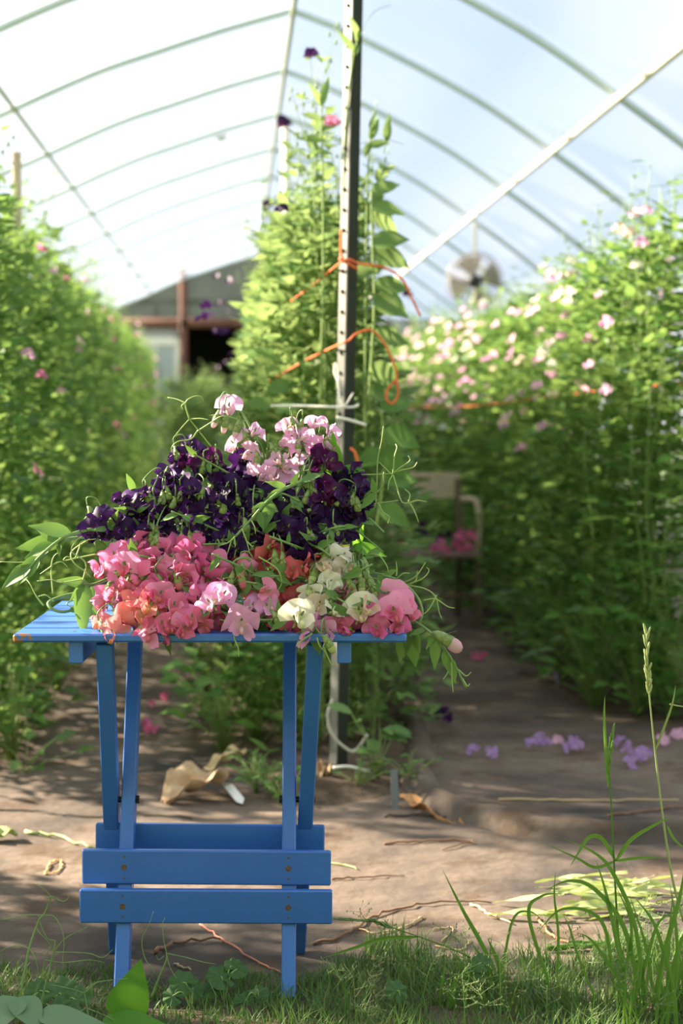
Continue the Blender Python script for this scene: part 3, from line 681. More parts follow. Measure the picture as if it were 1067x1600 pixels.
shoot('big greyish pea leaf pair drooping over the left table end', [(200, 890, 3.4), (150, 912, 3.36), (130, 912, 3.34)],
      [(.95, 268, .105, .25), (.8, 170, .062, .2), (.98, 230, .045, .3), (.6, 285, .08, .35)],
      [[(128, 912, 3.34), (134, 880, 3.33), (112, 862, 3.32), (118, 846, 3.33), (128, 838, 3.33)], [(130, 905, 3.34), (96, 910, 3.33), (80, 906, 3.33), (58, 908, 3.33)],
       [(68, 946, 3.33), (56, 930, 3.33), (48, 914, 3.33), (42, 906, 3.34)], [(84, 940, 3.36), (72, 930, 3.36), (60, 932, 3.36)], [(83, 928, 3.34), (80, 890, 3.34), (84, 870, 3.34), (94, 862, 3.34)],
       [(82, 884, 3.34), (70, 892, 3.34), (63, 897, 3.34)], [(82, 882, 3.34), (96, 878, 3.34), (106, 886, 3.34)], [(140, 842, 3.36), (112, 862, 3.35), (116, 880, 3.34), (132, 892, 3.34), (142, 902, 3.34)],
       [(150, 866, 3.36), (120, 872, 3.36), (100, 876, 3.36), (104, 870, 3.36), (112, 872, 3.36)]], 0.004)
shoot('curled thick pea stem lying on the left end of the tabletop', [(170, 920, 3.42), (118, 928, 3.42), (92, 934, 3.40), (76, 942, 3.39), (82, 952, 3.38), (100, 956, 3.38), (124, 950, 3.39)],
      [(.95, -12, .06, .25), (.9, 20, .04, .2)], [[(120, 935, 3.4), (104, 944, 3.4), (118, 950, 3.4)]], 0.0048)
shoot('leafy pea shoot lying across the front of the purple heap', [(500, 728, 3.44), (470, 752, 3.40), (440, 766, 3.37), (415, 786, 3.35), (392, 812, 3.34), (368, 838, 3.335)],
      [(.42, 210, .042, .3), (.55, 262, .058, .3), (.30, 60, .035, .2), (.35, 160, .045, .3), (.2, 20, .05, .2), (.62, 200, .03, .3), (.7, 285, .04, .3)],
      [[(368, 838, 3.335), (356, 848, 3.33), (340, 853, 3.33)], [(366, 840, 3.335), (368, 858, 3.33), (366, 872, 3.33)], [(378, 826, 3.335), (386, 848, 3.33), (391, 868, 3.33)], [(392, 812, 3.34), (398, 824, 3.33), (399, 834, 3.33)], [(362, 842, 3.335), (358, 856, 3.33), (355, 866, 3.33)], [(386, 846, 3.33), (394, 854, 3.33), (396, 852, 3.33)]], 0.0042)
shoot('bright green pea leaf standing at the right of the lilac blooms', [(500, 780, 3.5), (520, 750, 3.47), (536, 730, 3.44)], [(.8, 100, .085, .1), (.9, 5, .05, .1), (.7, 140, .05, .2)], (), 0.003, lm=M_BIGLEAF)
shoot('small upright green leaf on the left shoulder of the purple heap', [(240, 790, 3.5), (215, 775, 3.46), (208, 768, 3.44)], [(.95, 110, .04, .1)], ())
shoot('branching pale tendril rising at the upper left of the heap', [(345, 715, 3.47), (330, 698, 3.47), (308, 670, 3.46), (296, 655, 3.45)], (),
      [[(296, 655, 3.45), (290, 630, 3.44), (302, 620, 3.44), (314, 620, 3.44), (318, 628, 3.45)], [(296, 655, 3.45), (284, 668, 3.45), (271, 684, 3.45)], [(298, 655, 3.45), (312, 654, 3.44), (326, 656, 3.43)],
       [(290, 630, 3.44), (276, 624, 3.45), (262, 621, 3.46)], [(308, 674, 3.46), (330, 660, 3.45), (348, 650, 3.44), (372, 655, 3.44)], [(308, 674, 3.46), (298, 686, 3.45), (278, 690, 3.44), (269, 698, 3.44), (268, 706, 3.45)], [(290, 630, 3.44), (284, 634, 3.44), (286, 640, 3.44)]], 0.0017, m=M_TEND)
shoot('branching pale tendrils reaching out at the upper right of the heap', [(540, 800, 3.48), (580, 788, 3.46), (600, 785, 3.45), (622, 782, 3.44)], (),
      [[(582, 800, 3.46), (588, 770, 3.45), (590, 720, 3.44), (596, 690, 3.43), (599, 666, 3.43)], [(562, 742, 3.46), (590, 741, 3.45), (614, 740, 3.44)], [(614, 740, 3.44), (616, 715, 3.43), (620, 700, 3.43), (618, 694, 3.44)],
       [(614, 740, 3.44), (626, 730, 3.43), (640, 720, 3.43), (638, 712, 3.43)], [(614, 738, 3.44), (630, 734, 3.43), (646, 730, 3.43), (652, 722, 3.43)], [(613, 742, 3.44), (606, 736, 3.44), (592, 722, 3.44)],
       [(614, 742, 3.44), (608, 752, 3.44), (606, 766, 3.44)], [(614, 742, 3.44), (620, 762, 3.44), (628, 784, 3.43), (640, 786, 3.43)], [(638, 786, 3.43), (652, 782, 3.43), (666, 784, 3.44)], [(638, 786, 3.43), (640, 772, 3.43), (632, 764, 3.43)],
       [(640, 786, 3.43), (648, 800, 3.43), (654, 816, 3.43)], [(590, 786, 3.45), (598, 800, 3.45), (608, 808, 3.45), (606, 818, 3.45)], [(588, 780, 3.45), (582, 798, 3.45), (574, 800, 3.45)]], 0.0018, m=M_TEND)
shoot('long pea stem with tendrils arching right above the hot pink blooms', [(540, 890, 3.42), (590, 898, 3.38), (625, 908, 3.36), (650, 930, 3.34), (660, 955, 3.33), (655, 975, 3.33)],
      [(.25, 30, .03, .2), (.2, 340, .03, .2)],
      [[(575, 866, 3.4), (592, 868, 3.38), (604, 884, 3.37), (607, 896, 3.37)], [(632, 910, 3.36), (650, 900, 3.34), (664, 880, 3.33), (662, 882, 3.33)], [(620, 904, 3.36), (630, 896, 3.35), (640, 896, 3.35)],
       [(636, 914, 3.36), (660, 904, 3.34), (670, 892, 3.34), (666, 886, 3.34)], [(636, 914, 3.36), (664, 920, 3.34), (680, 932, 3.33), (686, 956, 3.33), (690, 966, 3.33)], [(662, 938, 3.34), (680, 936, 3.33), (700, 948, 3.32), (710, 950, 3.32)],
       [(682, 930, 3.33), (674, 946, 3.33), (664, 958, 3.33), (656, 958, 3.33)], [(619, 900, 3.36), (620, 890, 3.36), (619, 878, 3.36)], [(640, 914, 3.36), (650, 906, 3.36), (652, 892, 3.36)]], 0.0036)
sb = shoot('drooping pea stem with a fat pink bud hanging off the right table end', [(600, 955, 3.38), (640, 968, 3.33), (672, 988, 3.30), (695, 1015, 3.29), (712, 1042, 3.29), (728, 1075, 3.29)],
      [(.48, 265, .062, .15), (.45, 235, .03, .2), (.60, 275, .045, .1), (.70, 280, .05, .1), (.35, 200, .035, .2)],
      [[(716, 1046, 3.29), (728, 1056, 3.29), (736, 1050, 3.29)], [(706, 1034, 3.29), (700, 1050, 3.29), (692, 1062, 3.29)], [(722, 1060, 3.29), (730, 1072, 3.29), (734, 1068, 3.29)], [(706, 1036, 3.29), (706, 1060, 3.29), (708, 1082, 3.29)]], 0.0036)
bm = bud_mesh('orchid', 1.45, 0.98); M3 = frame(V((0.75, -0.3, -0.55)), V((0, 0, 1)))
link('bud', bm, sb, Matrix.Translation(at(690, 995, 3.28)) @ M3.to_4x4() @ Matrix.Scale(1.3, 4))
shoot('folded pea leaves hanging over the right end of the tabletop', [(610, 965, 3.38), (632, 975, 3.36), (645, 985, 3.35)], [(.7, 255, .075, .1), (.9, 275, .08, .05), (.98, 290, .05, .1)], ())
shoot('dark pea leaf lying on the table beside the nodding rosy bloom', [(350, 935, 3.36), (372, 948, 3.31)], [(1.0, -38, .085, .35), (.9, 262, .08, .4), (.6, 300, .06, .3)],
      [[(368, 978, 3.24), (366, 996, 3.235), (372, 1012, 3.235), (373, 1026, 3.235)]], lm=leafy('dark_leaf', (0.045, 0.115, 0.035), (0.06, 0.14, 0.045), (0.10, 0.22, 0.04), 0.2))
shoot('narrow pea leaf and tendrils drooping over the front edge near the middle', [(470, 968, 3.34), (490, 978, 3.26), (500, 990, 3.235)], [(.4, 255, .05, .1), (.55, 280, .06, .05), (.1, 215, .06, .2), (.15, 235, .055, .2)],
      [[(495, 996, 3.235), (500, 1010, 3.23), (510, 1020, 3.23)], [(488, 990, 3.235), (470, 1002, 3.23), (462, 1010, 3.23)], [(505, 1008, 3.23), (512, 1026, 3.23), (518, 1038, 3.23), (524, 1036, 3.23)]], 0.0022)
shoot('small leafy pea shoot between the pink buds in the lower heap', [(340, 922, 3.36), (375, 908, 3.33), (404, 896, 3.31)], [(.8, 80, .03, .2), (.9, 20, .028, .2), (.95, 280, .03, .2)], [[(404, 870, 3.3), (432, 888, 3.3), (440, 910, 3.3), (432, 926, 3.3)]], 0.0034)
shoot('long green pea stem lying across the lower heap', [(370, 915, 3.34), (420, 922, 3.32), (470, 905, 3.33), (520, 885, 3.36), (560, 880, 3.38)], [(.3, 200, .045, .2)], ())
shoot('yellowing pea leaf tucked at the right corner of the purple heap', [(520, 880, 3.44), (508, 860, 3.40)], [(.9, 75, .05, .2), (.8, 20, .05, .1)], (), lm=leafy('yellow_leaf', (0.42, 0.38, 0.08), (0.46, 0.36, 0.10), (0.5, 0.5, 0.1), 0.3))
shoot('green pea leaf at the right behind the blush blooms', [(520, 880, 3.5), (545, 860, 3.46), (556, 850, 3.45)], [(.9, -15, .07, .2), (.8, 60, .05, .1)], (), lm=M_BIGLEAF)
# stalks and leaves crossing inside the heap
ri = random.Random(77)
for i in range(64):
    x = ri.uniform(190, 575); ytop = 705 + abs(x-410)*0.42; y = ri.uniform(ytop+25, 972) if i < 46 else ri.uniform(900, 978)
    d0 = hdepth(x, y)+(ri.uniform(0.015, 0.05) if i % 2 else ri.uniform(-.022, .004)); a = ri.uniform(-.6, .6); L = ri.uniform(35, 95)*ri.choice((-1, 1))
    p0 = (x, y, d0+.03); p1 = (x+L*.5, y-L*.5*a, d0); p2 = (min(600, max(170, x+L)), min(968, y-L*a*1.1+6), d0-.012)
    sh = shoot('leafy green pea stem tangled inside the flower heap', [p0, p1, p2], [(ri.random(), ri.uniform(0, 360), ri.uniform(.022, .048), ri.uniform(0, .5)) for _ in range(3)], (), ri.uniform(.0022, .0036), group='pea stems tangled in the heap')

# ------------------------------------------------------------------ the blue folding table
tab_o = at(327.5, 995, 3.25); tab_o.z = 0
table = empty('folding_table', tab_o, -YAW)
tag(table, 'blue painted folding table of wooden slats carrying the heap of flowers', 'table')
def tpart(name, mb, m=None, parent=None): return mb.build(name, m or M_BLUE, parent or table, False)
W2 = 0.372
g = MB()
for i in range(6):
    y0 = i*0.0945
    g.bar((-W2, y0+0.0435, TOP_Z-0.008), (W2, y0+0.0435, TOP_Z-0.008), 0.087, 0.016, (0, 1, 0), 0.0035)
top = tpart('tabletop', g)
for x in (-0.262, 0.262):
    for y in (0.043, 0.043+0.0945*2, 0.043+0.0945*4):
        s_ = MB(); s_.tube([(x, y, TOP_Z-0.001), (x, y, TOP_Z+0.0006)], 0.0042, n=12); s_.build('screw', M_SCREW, top, False)
for x in (-0.255, 0.254):
    g = MB(); g.bar((x, 0.012, TOP_Z-0.016-0.021), (x, 0.53, TOP_Z-0.016-0.021), 0.027, 0.042, (1, 0, 0), 0.002); tpart('batten', g)
def tp(px, py, d):
    p = at(px, py, d) - tab_o
    return V((p.dot(RGT), p.dot(HF), p.z))
LEGW, LEGT = 0.027, 0.042
legs = [ # (top px, top depth, foot px, foot py, foot depth)
    ((213, 1004, 3.60), (190, 1574, 3.315)), ((453, 1004, 3.60), (451, 1574, 3.315)),
    ((164, 1004, 3.29), (183, 1480, 3.63)), ((493, 1004, 3.29), (466, 1480, 3.63))]
for i, (a, b) in enumerate(legs):
    A = tp(*a); A.z = TOP_Z-0.017; B = tp(*b); B.z = 0.004
    g = MB(); g.bar(A, B, LEGW if i < 2 else LEGW*1.12, LEGT, (1, 0, 0), 0.002); tpart('leg', g)
    legs[i] = (A, B)
def onleg(i, z): A, B = legs[i]; return A.lerp(B, (A.z-z)/(A.z-B.z))
piv = 0.42
for i, j, sg in ((0, 2, 1), (1, 3, -1)):
    # pivot where the two legs of a side cross
    best = min((abs(onleg(i, z/200).y-onleg(j, z/200).y), z/200) for z in range(40, 130))[1]
    p, q = onleg(i, best), onleg(j, best)
    g = MB(); g.tube([p+V((sg*0.017, 0, 0)), q-V((sg*0.017, 0, 0))], 0.0065, n=10); g.tube([p+V((sg*0.014, 0, 0)), p+V((sg*0.020, 0, 0))], 0.009, n=6)
    tpart('bolt', g, M_BLACKM)
def rail(pxl, pyl, pxr, pyr, hpx, d, name, nscrew):
    a = tp(pxl, pyl, d); b = tp(pxr, pyr, d)
    h = hpx*d/FPX
    g = MB(); n = (b-a).normalized()
    g.bar(a, b, h, 0.016, (0, 0.0, 1), 0.0025); o = tpart(name, g)
    for i in nscrew:
        zz = (a.z+b.z)/2; lp_ = onleg(i, zz); t = (lp_.x-a.x)/(b.x-a.x); c = a.lerp(b, t)
        s_ = MB(); s_.tube([c+V((0, -0.0085, 0)), c+V((0, -0.0068, 0))], 0.0058, n=12); s_.build('screw', M_SCREW, o, False)
        for dz in (-h*0.31, h*0.31):
            s_ = MB(); s_.tube([c+V((0, -0.0082, dz)), c+V((0, -0.0070, dz))], 0.0023, n=8); s_.build('nail', M_SCREW, o, False)
    return o
rail(129, 1353, 517, 1356, 54, 3.375, 'front_rail', (0, 1))
rail(125, 1414.5, 519, 1416.5, 53, 3.345, 'front_rail', (0, 1))
rail(150, 1307, 507, 1311, 44, 3.475, 'rear_rail', ())

# ------------------------------------------------------------------ vines
def vine_variant(seed, L=0.55, Wd=0.62, H=1.95, nst=15, nfill=1000, leafL=0.056, near=False, taper=(0.45, 2.5), spikes=7):
    """one climbing plant: stems mesh, foliage mesh and where flowers sit"""
    r = random.Random(seed); st = MB(); fo = MB(); tips = []
    def pair(p, out, s):
        out = out.normalized()
        for sg in (-1, 1):
            sd = V((-out.y, out.x, 0)); sd = sd.normalized() if sd.length > .01 else V((1, 0, 0))
            d = out*0.75 + sd*sg*r.uniform(.5, 1.0) + V((0, 0, r.uniform(-.25, .75)))
            up = V((r.uniform(-.5, .5), r.uniform(-.5, .5), 1)) + out*r.uniform(-.2, .8)
            l = leafL*s*r.uniform(.75, 1.3)
            fo.leaf(p, d, up, l, l*r.uniform(.48, .62), 4 if near else 3, r.uniform(.05, .5), r.uniform(-.1, .5), 0.05 if near else 0)
    for i in range(nst):
        x = r.uniform(-.5, .5)*Wd*0.5; y = r.uniform(-.5, .5)*L*0.8; h = H*r.uniform(.82, 1.10)
        tw_ = 1.0-taper[0]; tx = x*(.4+.6*tw_) + r.uniform(-.5, .5)*Wd*0.55*tw_; ty = y + r.uniform(-.4, .4)*L*0.5; ph = r.random()*6; am = r.uniform(.005, .022)
        pts = []
        n = 22
        for k in range(n+1):
            t = k/n; spread = math.sin(min(1, t*1.6)*math.pi/2)
            pts.append(V((x+(tx-x)*spread+am*math.sin(ph+t*13), y+(ty-y)*spread+am*math.cos(ph*1.7+t*11), h*t)))
        st.tube(pts, 0.0034, 0.0018, 5)
        for k in range(2, n+1):
            p = pts[k]; a = ph+k*2.4; out = V((math.cos(a), math.sin(a), 0.2))
            q = p + out*r.uniform(.02, .06); st.tube([p, q], 0.0015, 0.0012, 3, False)
            pair(q, out, 1.0 if k < n-2 else 0.7)
            if r.random() < .35:
                e = q + out*.05 + V((0, 0, .03)); st.tube([q, q.lerp(e, .5)+V((0, 0, .012)), e, e+V((r.uniform(-.03, .03), r.uniform(-.03, .03), -.012))], 0.001, 0.0007, 3, False)
        tips.append(pts[-1])
    for i in range(spikes):     # flower stalks with small pale buds standing above the leaves
        b0 = r.choice(tips); b0 = V((b0.x, b0.y, H*r.uniform(.78, .98))); h = r.uniform(.14, .30); e1 = b0 + V((r.uniform(-.09, .09), r.uniform(-.08, .08), h))
        pp = spline([b0, b0.lerp(e1, .55)+V((r.uniform(-.015, .015), r.uniform(-.015, .015), 0)), e1], 4); st.tube(pp, .0019, .0012, 4)
        for q in range(3):
            c = pp[-1-q]+V((r.uniform(-.014, .014), r.uniform(-.014, .014), -.004)); st.ball(c, (.005, .005, .010), None, 4, 5)
        fo.leaf(pp[2], (r.uniform(-1, 1), r.uniform(-1, 1), .9), (0, 0, 1), .04, .016, 3)
    for i in range(nfill):
        z = H*(r.random()**0.85)*0.97; e = 1.0 - taper[0]*(z/H)**taper[1]
        a = r.random()*2*math.pi; q = r.random()**0.45
        p = V((math.cos(a)*Wd*0.5*q*e, math.sin(a)*L*0.62*q, z + (0.03 if z < .03 else 0)))
        out = V((math.cos(a), math.sin(a), r.uniform(-.1, .5)))
        pair(p, out, r.uniform(.75, 1.2))
    return dict(st=st, fo=fo, tips=tips, L=L, W=Wd, H=H)
VINES = []
for s in range(5):
    v = vine_variant(100+s); VINES.append((v['st'].mesh('stems', M_STEMV), v['fo'].mesh('foliage', M_LEAF), v))
for s in range(4):     # the middle row: broad below, thinning to a crest
    v = vine_variant(200+s, Wd=0.88, H=2.05, nst=17, nfill=1050, leafL=0.062, taper=(0.82, 1.5), spikes=12); VINES.append((v['st'].mesh('stems', M_STEMV), v['fo'].mesh('foliage', M_LEAFN), v))
LOB = {}
def lob(colour, v):
    if (colour, v) not in LOB:
        b, w = blossom_meshes(colour, v+3, True)
        n = len(b.v); b.add(w.v, w.f, w.rad); LOB[(colour, v)] = b.mesh('blossom', PET[colour])
    return LOB[(colour, v)]
def vine_thing(x, y, rz, s, var, flowers, label, group=None):
    st, fo, v = VINES[var]
    root = empty('sweet_pea_vine', (x, y, gz(x, y)), rz); root.scale = s
    tag(root, label, 'climbing plant', group)
    link('stems', st, root); link('foliage', fo, root)
    r = random.Random(int(x*100)*7+int(y*100)*13)
    n, cols, zlo, side = flowers
    for i in range(n):
        z = v['H']*(zlo + (0.99-zlo)*r.random()**0.75)
        xs = v['W']*0.5*(1.0-0.35*(z/v['H'])**3)
        # blossoms stand off the leafy face, on either side and on top of the plant
        a = r.uniform(-1.1, 1.1) + (math.pi if r.random() < 0.5 else 0)
        p = V((math.cos(a)*(xs+0.03), math.sin(a)*v['L']*.5, z))
        d = V((math.cos(a), math.sin(a)-0.3, r.uniform(-.1, .5)))
        M = Matrix.Translation(p) @ frame(d, (0, 0, 1)).to_4x4() @ Matrix.Scale(r.uniform(0.9, 1.15), 4)
        link('blossom', lob(r.choice(cols), r.randrange(3)), root, M)
    return root
rv = random.Random(5)
def row(xc, y0, y1, step, wsc, hfun, flw, label, group, first_label, drift=0.0, vs=(0, 5)):
    y = y0; k = 0
    while y < y1:
        t = (y-y0)
        vine_thing(xc+drift*t+rv.uniform(-.05, .05), y, rv.choice((0, math.pi))+rv.uniform(-.25, .25), (wsc*rv.uniform(.92, 1.08), 1.08, hfun(y)*rv.uniform(.95, 1.05)), vs[0]+(k % (vs[1]-vs[0])),
                   flw(y), label if k else first_label, group if k else None)
        y += step*(1.0 if t < 8 else 1.45); k += 1
row(-1.0, 5.62, 25.8, 0.46, 1.05, lambda y: 1.0, lambda y: (4 if y < 12 else 6, ['pink', 'rose', 'mauve', 'blush'], .35, 0),
    'leafy sweet pea vine in the row along the left side of the tunnel', 'vines of the left row', 'leafy sweet pea vine at the near end of the left row, by the bare fabric', drift=-0.02)
row(0.29, 5.85, 25.6, 0.46, 1.10, lambda y: 0.90, lambda y: (1, ['purple'], .7, 0),
    'leafy sweet pea vine in the middle row behind the dark post', 'vines of the middle row', 'tall leafy sweet pea vine close behind the dark post', vs=(5, 9))
row(1.62, 6.35, 25.6, 0.46, 1.20, lambda y: 0.95 if y < 7.5 else 0.88, lambda y: (24 if y < 14 else 16, ['mauve', 'mauve', 'lilac', 'lilac', 'white', 'blush', 'orchid'], .52, 0),
    'flowering sweet pea vine in the row along the right side of the tunnel', 'vines of the right row', 'flowering sweet pea vine at the near end of the right row')

# ------------------------------------------------------------------ posts, ties and twine
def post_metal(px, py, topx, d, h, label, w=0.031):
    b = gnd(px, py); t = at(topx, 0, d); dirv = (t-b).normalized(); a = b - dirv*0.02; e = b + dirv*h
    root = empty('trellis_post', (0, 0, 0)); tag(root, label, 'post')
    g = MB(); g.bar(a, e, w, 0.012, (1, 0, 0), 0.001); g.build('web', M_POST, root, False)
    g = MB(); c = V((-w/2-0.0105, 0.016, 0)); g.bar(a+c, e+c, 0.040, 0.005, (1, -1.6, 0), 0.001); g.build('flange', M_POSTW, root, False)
    z = 0.45
    while z < h-0.05:
        g = MB(); p = a + dirv*z + c + V((-0.003, -0.002, 0)); g.box(p, (0.0045, 0.005, 0.005)); z += 0.063
        g.build('peg_hole', M_BLACKM, root, False)
    return a, dirv
pa, pdir = post_metal(534, 1215, 559, 5.30, 2.95, 'tall dark metal post with a pale punched edge at the head of the middle row')
p2 = V((0.33, 11.3, 0))
g = MB(); g.tube([p2, p2+V((0.0, 0, 2.98))], 0.028, n=8); tag(g.build('trellis_post', M_WPAINT), 'white pole further back in the middle row', 'post')
g = MB(); s0 = V((-0.955, 7.7, 0)); g.bar(s0, s0+V((0, 0, 2.26)), 0.038, 0.03, (1, 0, 0), 0.003); tag(g.build('wooden_stake', M_STAKE), 'weathered wooden stake sticking up out of the left row', 'stake')
def twine(name, pts, r, m, label, cat='twine', n=6):
    g = MB(); g.tube(spline([at(*p) for p in pts], n), r, n=6); return tag(g.build(name, m), label, cat)
d = 5.26
def wrap(py, px0, px1, d): return [(px0, py+2, d), ((px0+px1)/2, py, d-.012), (px1, py-1, d)]
twine('orange_twine', [(455, 470, 5.75), (490, 445, 5.6), (530, 412, 5.28), (545, 406, 5.255), (562, 412, 5.27), (600, 418, 5.27), (628, 436, 5.25), (645, 470, 5.24), (657, 494, 5.24)], 0.0036, M_ORANGE, 'orange twine knotted round the dark post, upper of the two, end hanging right')
twine('orange_twine', [(420, 596, 5.8), (480, 562, 5.6), (530, 538, 5.28), (545, 532, 5.255), (556, 522, 5.25), (580, 516, 5.27), (600, 536, 5.27), (614, 566, 5.26), (620, 590, 5.26), (606, 608, 5.26), (604, 624, 5.26), (614, 630, 5.26), (622, 616, 5.26), (620, 594, 5.255)], 0.0036, M_ORANGE, 'orange twine looped round the dark post, lower of the two')
twine('orange_twine', [(533, 360, 5.262), (534, 400, 5.255), (548, 414, 5.25), (530, 404, 5.255), (558, 420, 5.262)], 0.004, M_ORANGE, 'short orange knot on the pale edge of the dark post')
twine('orange_twine', [(548, 700, 5.27), (556, 710, 5.26), (562, 740, 5.27), (560, 770, 5.28)], 0.004, M_ORANGE, 'orange twine end hanging on the dark post behind the purple blooms')
twine('orange_twine', [(640, 636, 10.6), (740, 634, 9.0), (860, 620, 7.75), (960, 608, 7.05), (1075, 598, 6.5)], 0.003, M_ORANGE, 'orange twine stretched along the face of the right row')
twine('white_string', [(424, 634, 5.5), (470, 634, 5.4), (528, 636, 5.262), (552, 636, 5.262), (560, 632, 5.27)], 0.0036, M_WHITE, 'white string tied across the dark post and running left')
twine('white_string', [(526, 652, 5.262), (545, 656, 5.25), (572, 664, 5.24)], 0.0045, M_WHITE, 'short white tie end below the string on the dark post')
twine('white_string', [(530, 632, 5.262), (528, 600, 5.26), (522, 580, 5.28), (526, 570, 5.3), (534, 634, 5.25), (552, 614, 5.24)], 0.0024, M_WHITE, 'loose white string knot standing up from the dark post')
twine('white_string', [(519, 1092, 5.25), (512, 1120, 5.24), (520, 1150, 5.23), (548, 1174, 5.22), (560, 1168, 5.22), (574, 1148, 5.21)], 0.005, plain('grey_string', (0.45, 0.44, 0.38), 0.8), 'grey string looping at the foot of the dark post')
twine('white_string', [(520, 1200, 5.2), (545, 1198, 5.19), (578, 1206, 5.18)], 0.0055, M_WHITE, 'white tie lying at the foot of the dark post')

# ------------------------------------------------------------------ the fan hanging from the right purlin
fc = at(742, 440, 13.55); fan = empty('circulation_fan', fc); tag(fan, 'round caged circulation fan hanging from the right roof pipe', 'fan')
fa = (C0-fc); fa.z = 0; fa.normalize(); fx = V((-fa.y, fa.x, 0)); RF = 0.225
def fpt(r, a, o): return fx*(r*math.cos(a)) + V((0, 0, r*math.sin(a))) + fa*o
g = MB()
for sgn in (-1, 1):
    for k in range(1, 9):
        rr_ = RF*k/8; o = sgn*(0.075-0.03*(k/8)**2)
        g.tube([fpt(rr_, 2*math.pi*i/28, o) for i in range(29)], 0.0022 if k < 8 else 0.005, n=4, caps=False)
    for k in range(20):
        a = 2*math.pi*k/20; g.tube([fpt(0.03, a, sgn*.075), fpt(RF*.6, a, sgn*.065), fpt(RF, a, sgn*.045)], 0.002, n=3)
for k in range(28):
    a = 2*math.pi*k/28; g.tube([fpt(RF, a, -.045), fpt(RF, a, .045)], 0.002, n=3)
g.build('cage', plain('fan_cage', (0.40, 0.36, 0.31), 0.5, metal=0.3), fan)
for k in range(4):
    g = MB(); a0 = k*math.pi/2+0.3
    g.grid(lambda u, v: fpt(0.04+0.165*u, a0+(v-.5)*(0.8+0.35*u), 0.02*(2*v-1)), 6, 5); b_ = g.build('blade', plain('fan_blade', (0.33, 0.30, 0.26), 0.5), fan)
    md = b_.modifiers.new('solid', 'SOLIDIFY'); md.thickness = 0.002
g = MB(); g.tube([fa*(-0.14), fa*(-0.13), fa*0.07, fa*0.082], 0, n=16, rfun=lambda t: 0.048 if 0.05 < t < .95 else 0.036); g.build('motor', M_BLACKM, fan)
g = MB(); g.bar(V((0, 0, RF-.06))+fa*-.1, V((-0.0, 0, 2.64-fc.z-0.02))+fa*-.1, 0.035, 0.006, fx, 0.001); g.bar(fa*-.1, V((0, 0, RF-.05))+fa*-.1, 0.02, 0.006, fx, 0.001); g.build('hanger', M_WPAINT, fan)
g = MB(); g.box(fx*-0.075+fa*-.09, (0.022, 0.03, 0.018)); g.build('junction_box', M_BLACKM, fan, False)

# ------------------------------------------------------------------ the chair with cut flowers on the right path
cz = gnd(700, 978); ch = empty('wooden_chair', (cz.x-0.05, cz.y+0.1, 0), -YAW+R(6)); tag(ch, 'old wooden chair on the right path holding cut flowers', 'chair')
ch.location.z = gz(cz.x, cz.y)-0.004
def cp(name, f, m): g = MB(); f(g); return g.build(name, m, ch, False)
SW, SD, SH = 0.43, 0.40, 0.385
cp('seat', lambda g: g.bar((-SW/2, 0, SH-0.012), (SW/2, 0, SH-0.012), SD, 0.024, (0, 1, 0), 0.006), M_CHAIRD)
for x in (-0.19, 0.19):
    cp('leg', lambda g: g.bar((x*1.02, -SD/2+0.03, 0), (x, -SD/2+0.03, SH-0.02), 0.034, 0.034, (1, 0, 0), 0.003), M_CHAIRD)
    cp('rear_leg', lambda g: g.tube(spline([(x*0.82, SD/2+0.03, 0), (x*.8, SD/2-0.02, SH), (x*.8, SD/2+0.03, 0.76)], 6), 0.017, n=8), M_CHAIRD)
cp('stretcher', lambda g: g.bar((-0.19, -SD/2+0.03, 0.17), (0.19, -SD/2+0.03, 0.17), 0.022, 0.016, (0, 0, 1), 0.002), M_CHAIRD)
for x in (-0.19, 0.19):
    cp('stretcher', lambda g: g.bar((x, -SD/2+0.03, 0.21), (x*.8, SD/2, 0.21), 0.022, 0.016, (0, 0, 1), 0.002), M_CHAIRD)
def backrest(g):
    # slightly bowed plank with a hand slot
    def yb(x): return SD/2+0.035-1.2*x*x*0.25
    x0, x1, z0, z1 = -0.175, 0.165, 0.655, 0.795; sx0, sx1, sz0, sz1 = -0.115, 0.0, 0.742, 0.768
    xs = [x0, x0+0.012, sx0, (sx0+sx1)/2, sx1, 0.08, x1-0.012, x1]; zs = [z0, z0+0.012, sz0, sz1, z1-0.012, z1]
    for side in (0, 1):
        base = len(g.v)
        vs = []
        for i, x in enumerate(xs):
            for j, z in enumerate(zs):
                xx, zz = x, z
                if i in (0, len(xs)-1) and j in (0, len(zs)-1): xx = x+(0.008 if i == 0 else -0.008); zz = z+(0.008 if j == 0 else -0.008)
                vs.append(V((xx, yb(x)+side*0.02, zz)))
        fs = []
        nz = len(zs)
        for i in range(len(xs)-1):
            for j in range(nz-1):
                if j == 2 and i in (2, 3): continue
                q = (i*nz+j, i*nz+j+1, (i+1)*nz+j+1, (i+1)*nz+j); fs.append(q if side else q[::-1])
        g.add(vs, fs)
    n = len(xs)*len(zs); nz = len(zs); o = len(g.v)-2*n
    loop = [(i, 0) for i in range(len(xs))]+[(len(xs)-1, j) for j in range(1, nz)]+[(i, nz-1) for i in range(len(xs)-2, -1, -1)]+[(0, j) for j in range(nz-2, 0, -1)]
    hole = [(2, 2), (3, 2), (4, 2), (4, 3), (3, 3), (2, 3)]
    for lp_ in (loop, hole):
        for a, b in zip(lp_, lp_[1:]+lp_[:1]):
            ia, ib = o+a[0]*nz+a[1], o+b[0]*nz+b[1]; g.f.append((ia, ib, ib+n, ia+n)); g.m.append(0)
cp('backrest', backrest, M_CHAIRW)
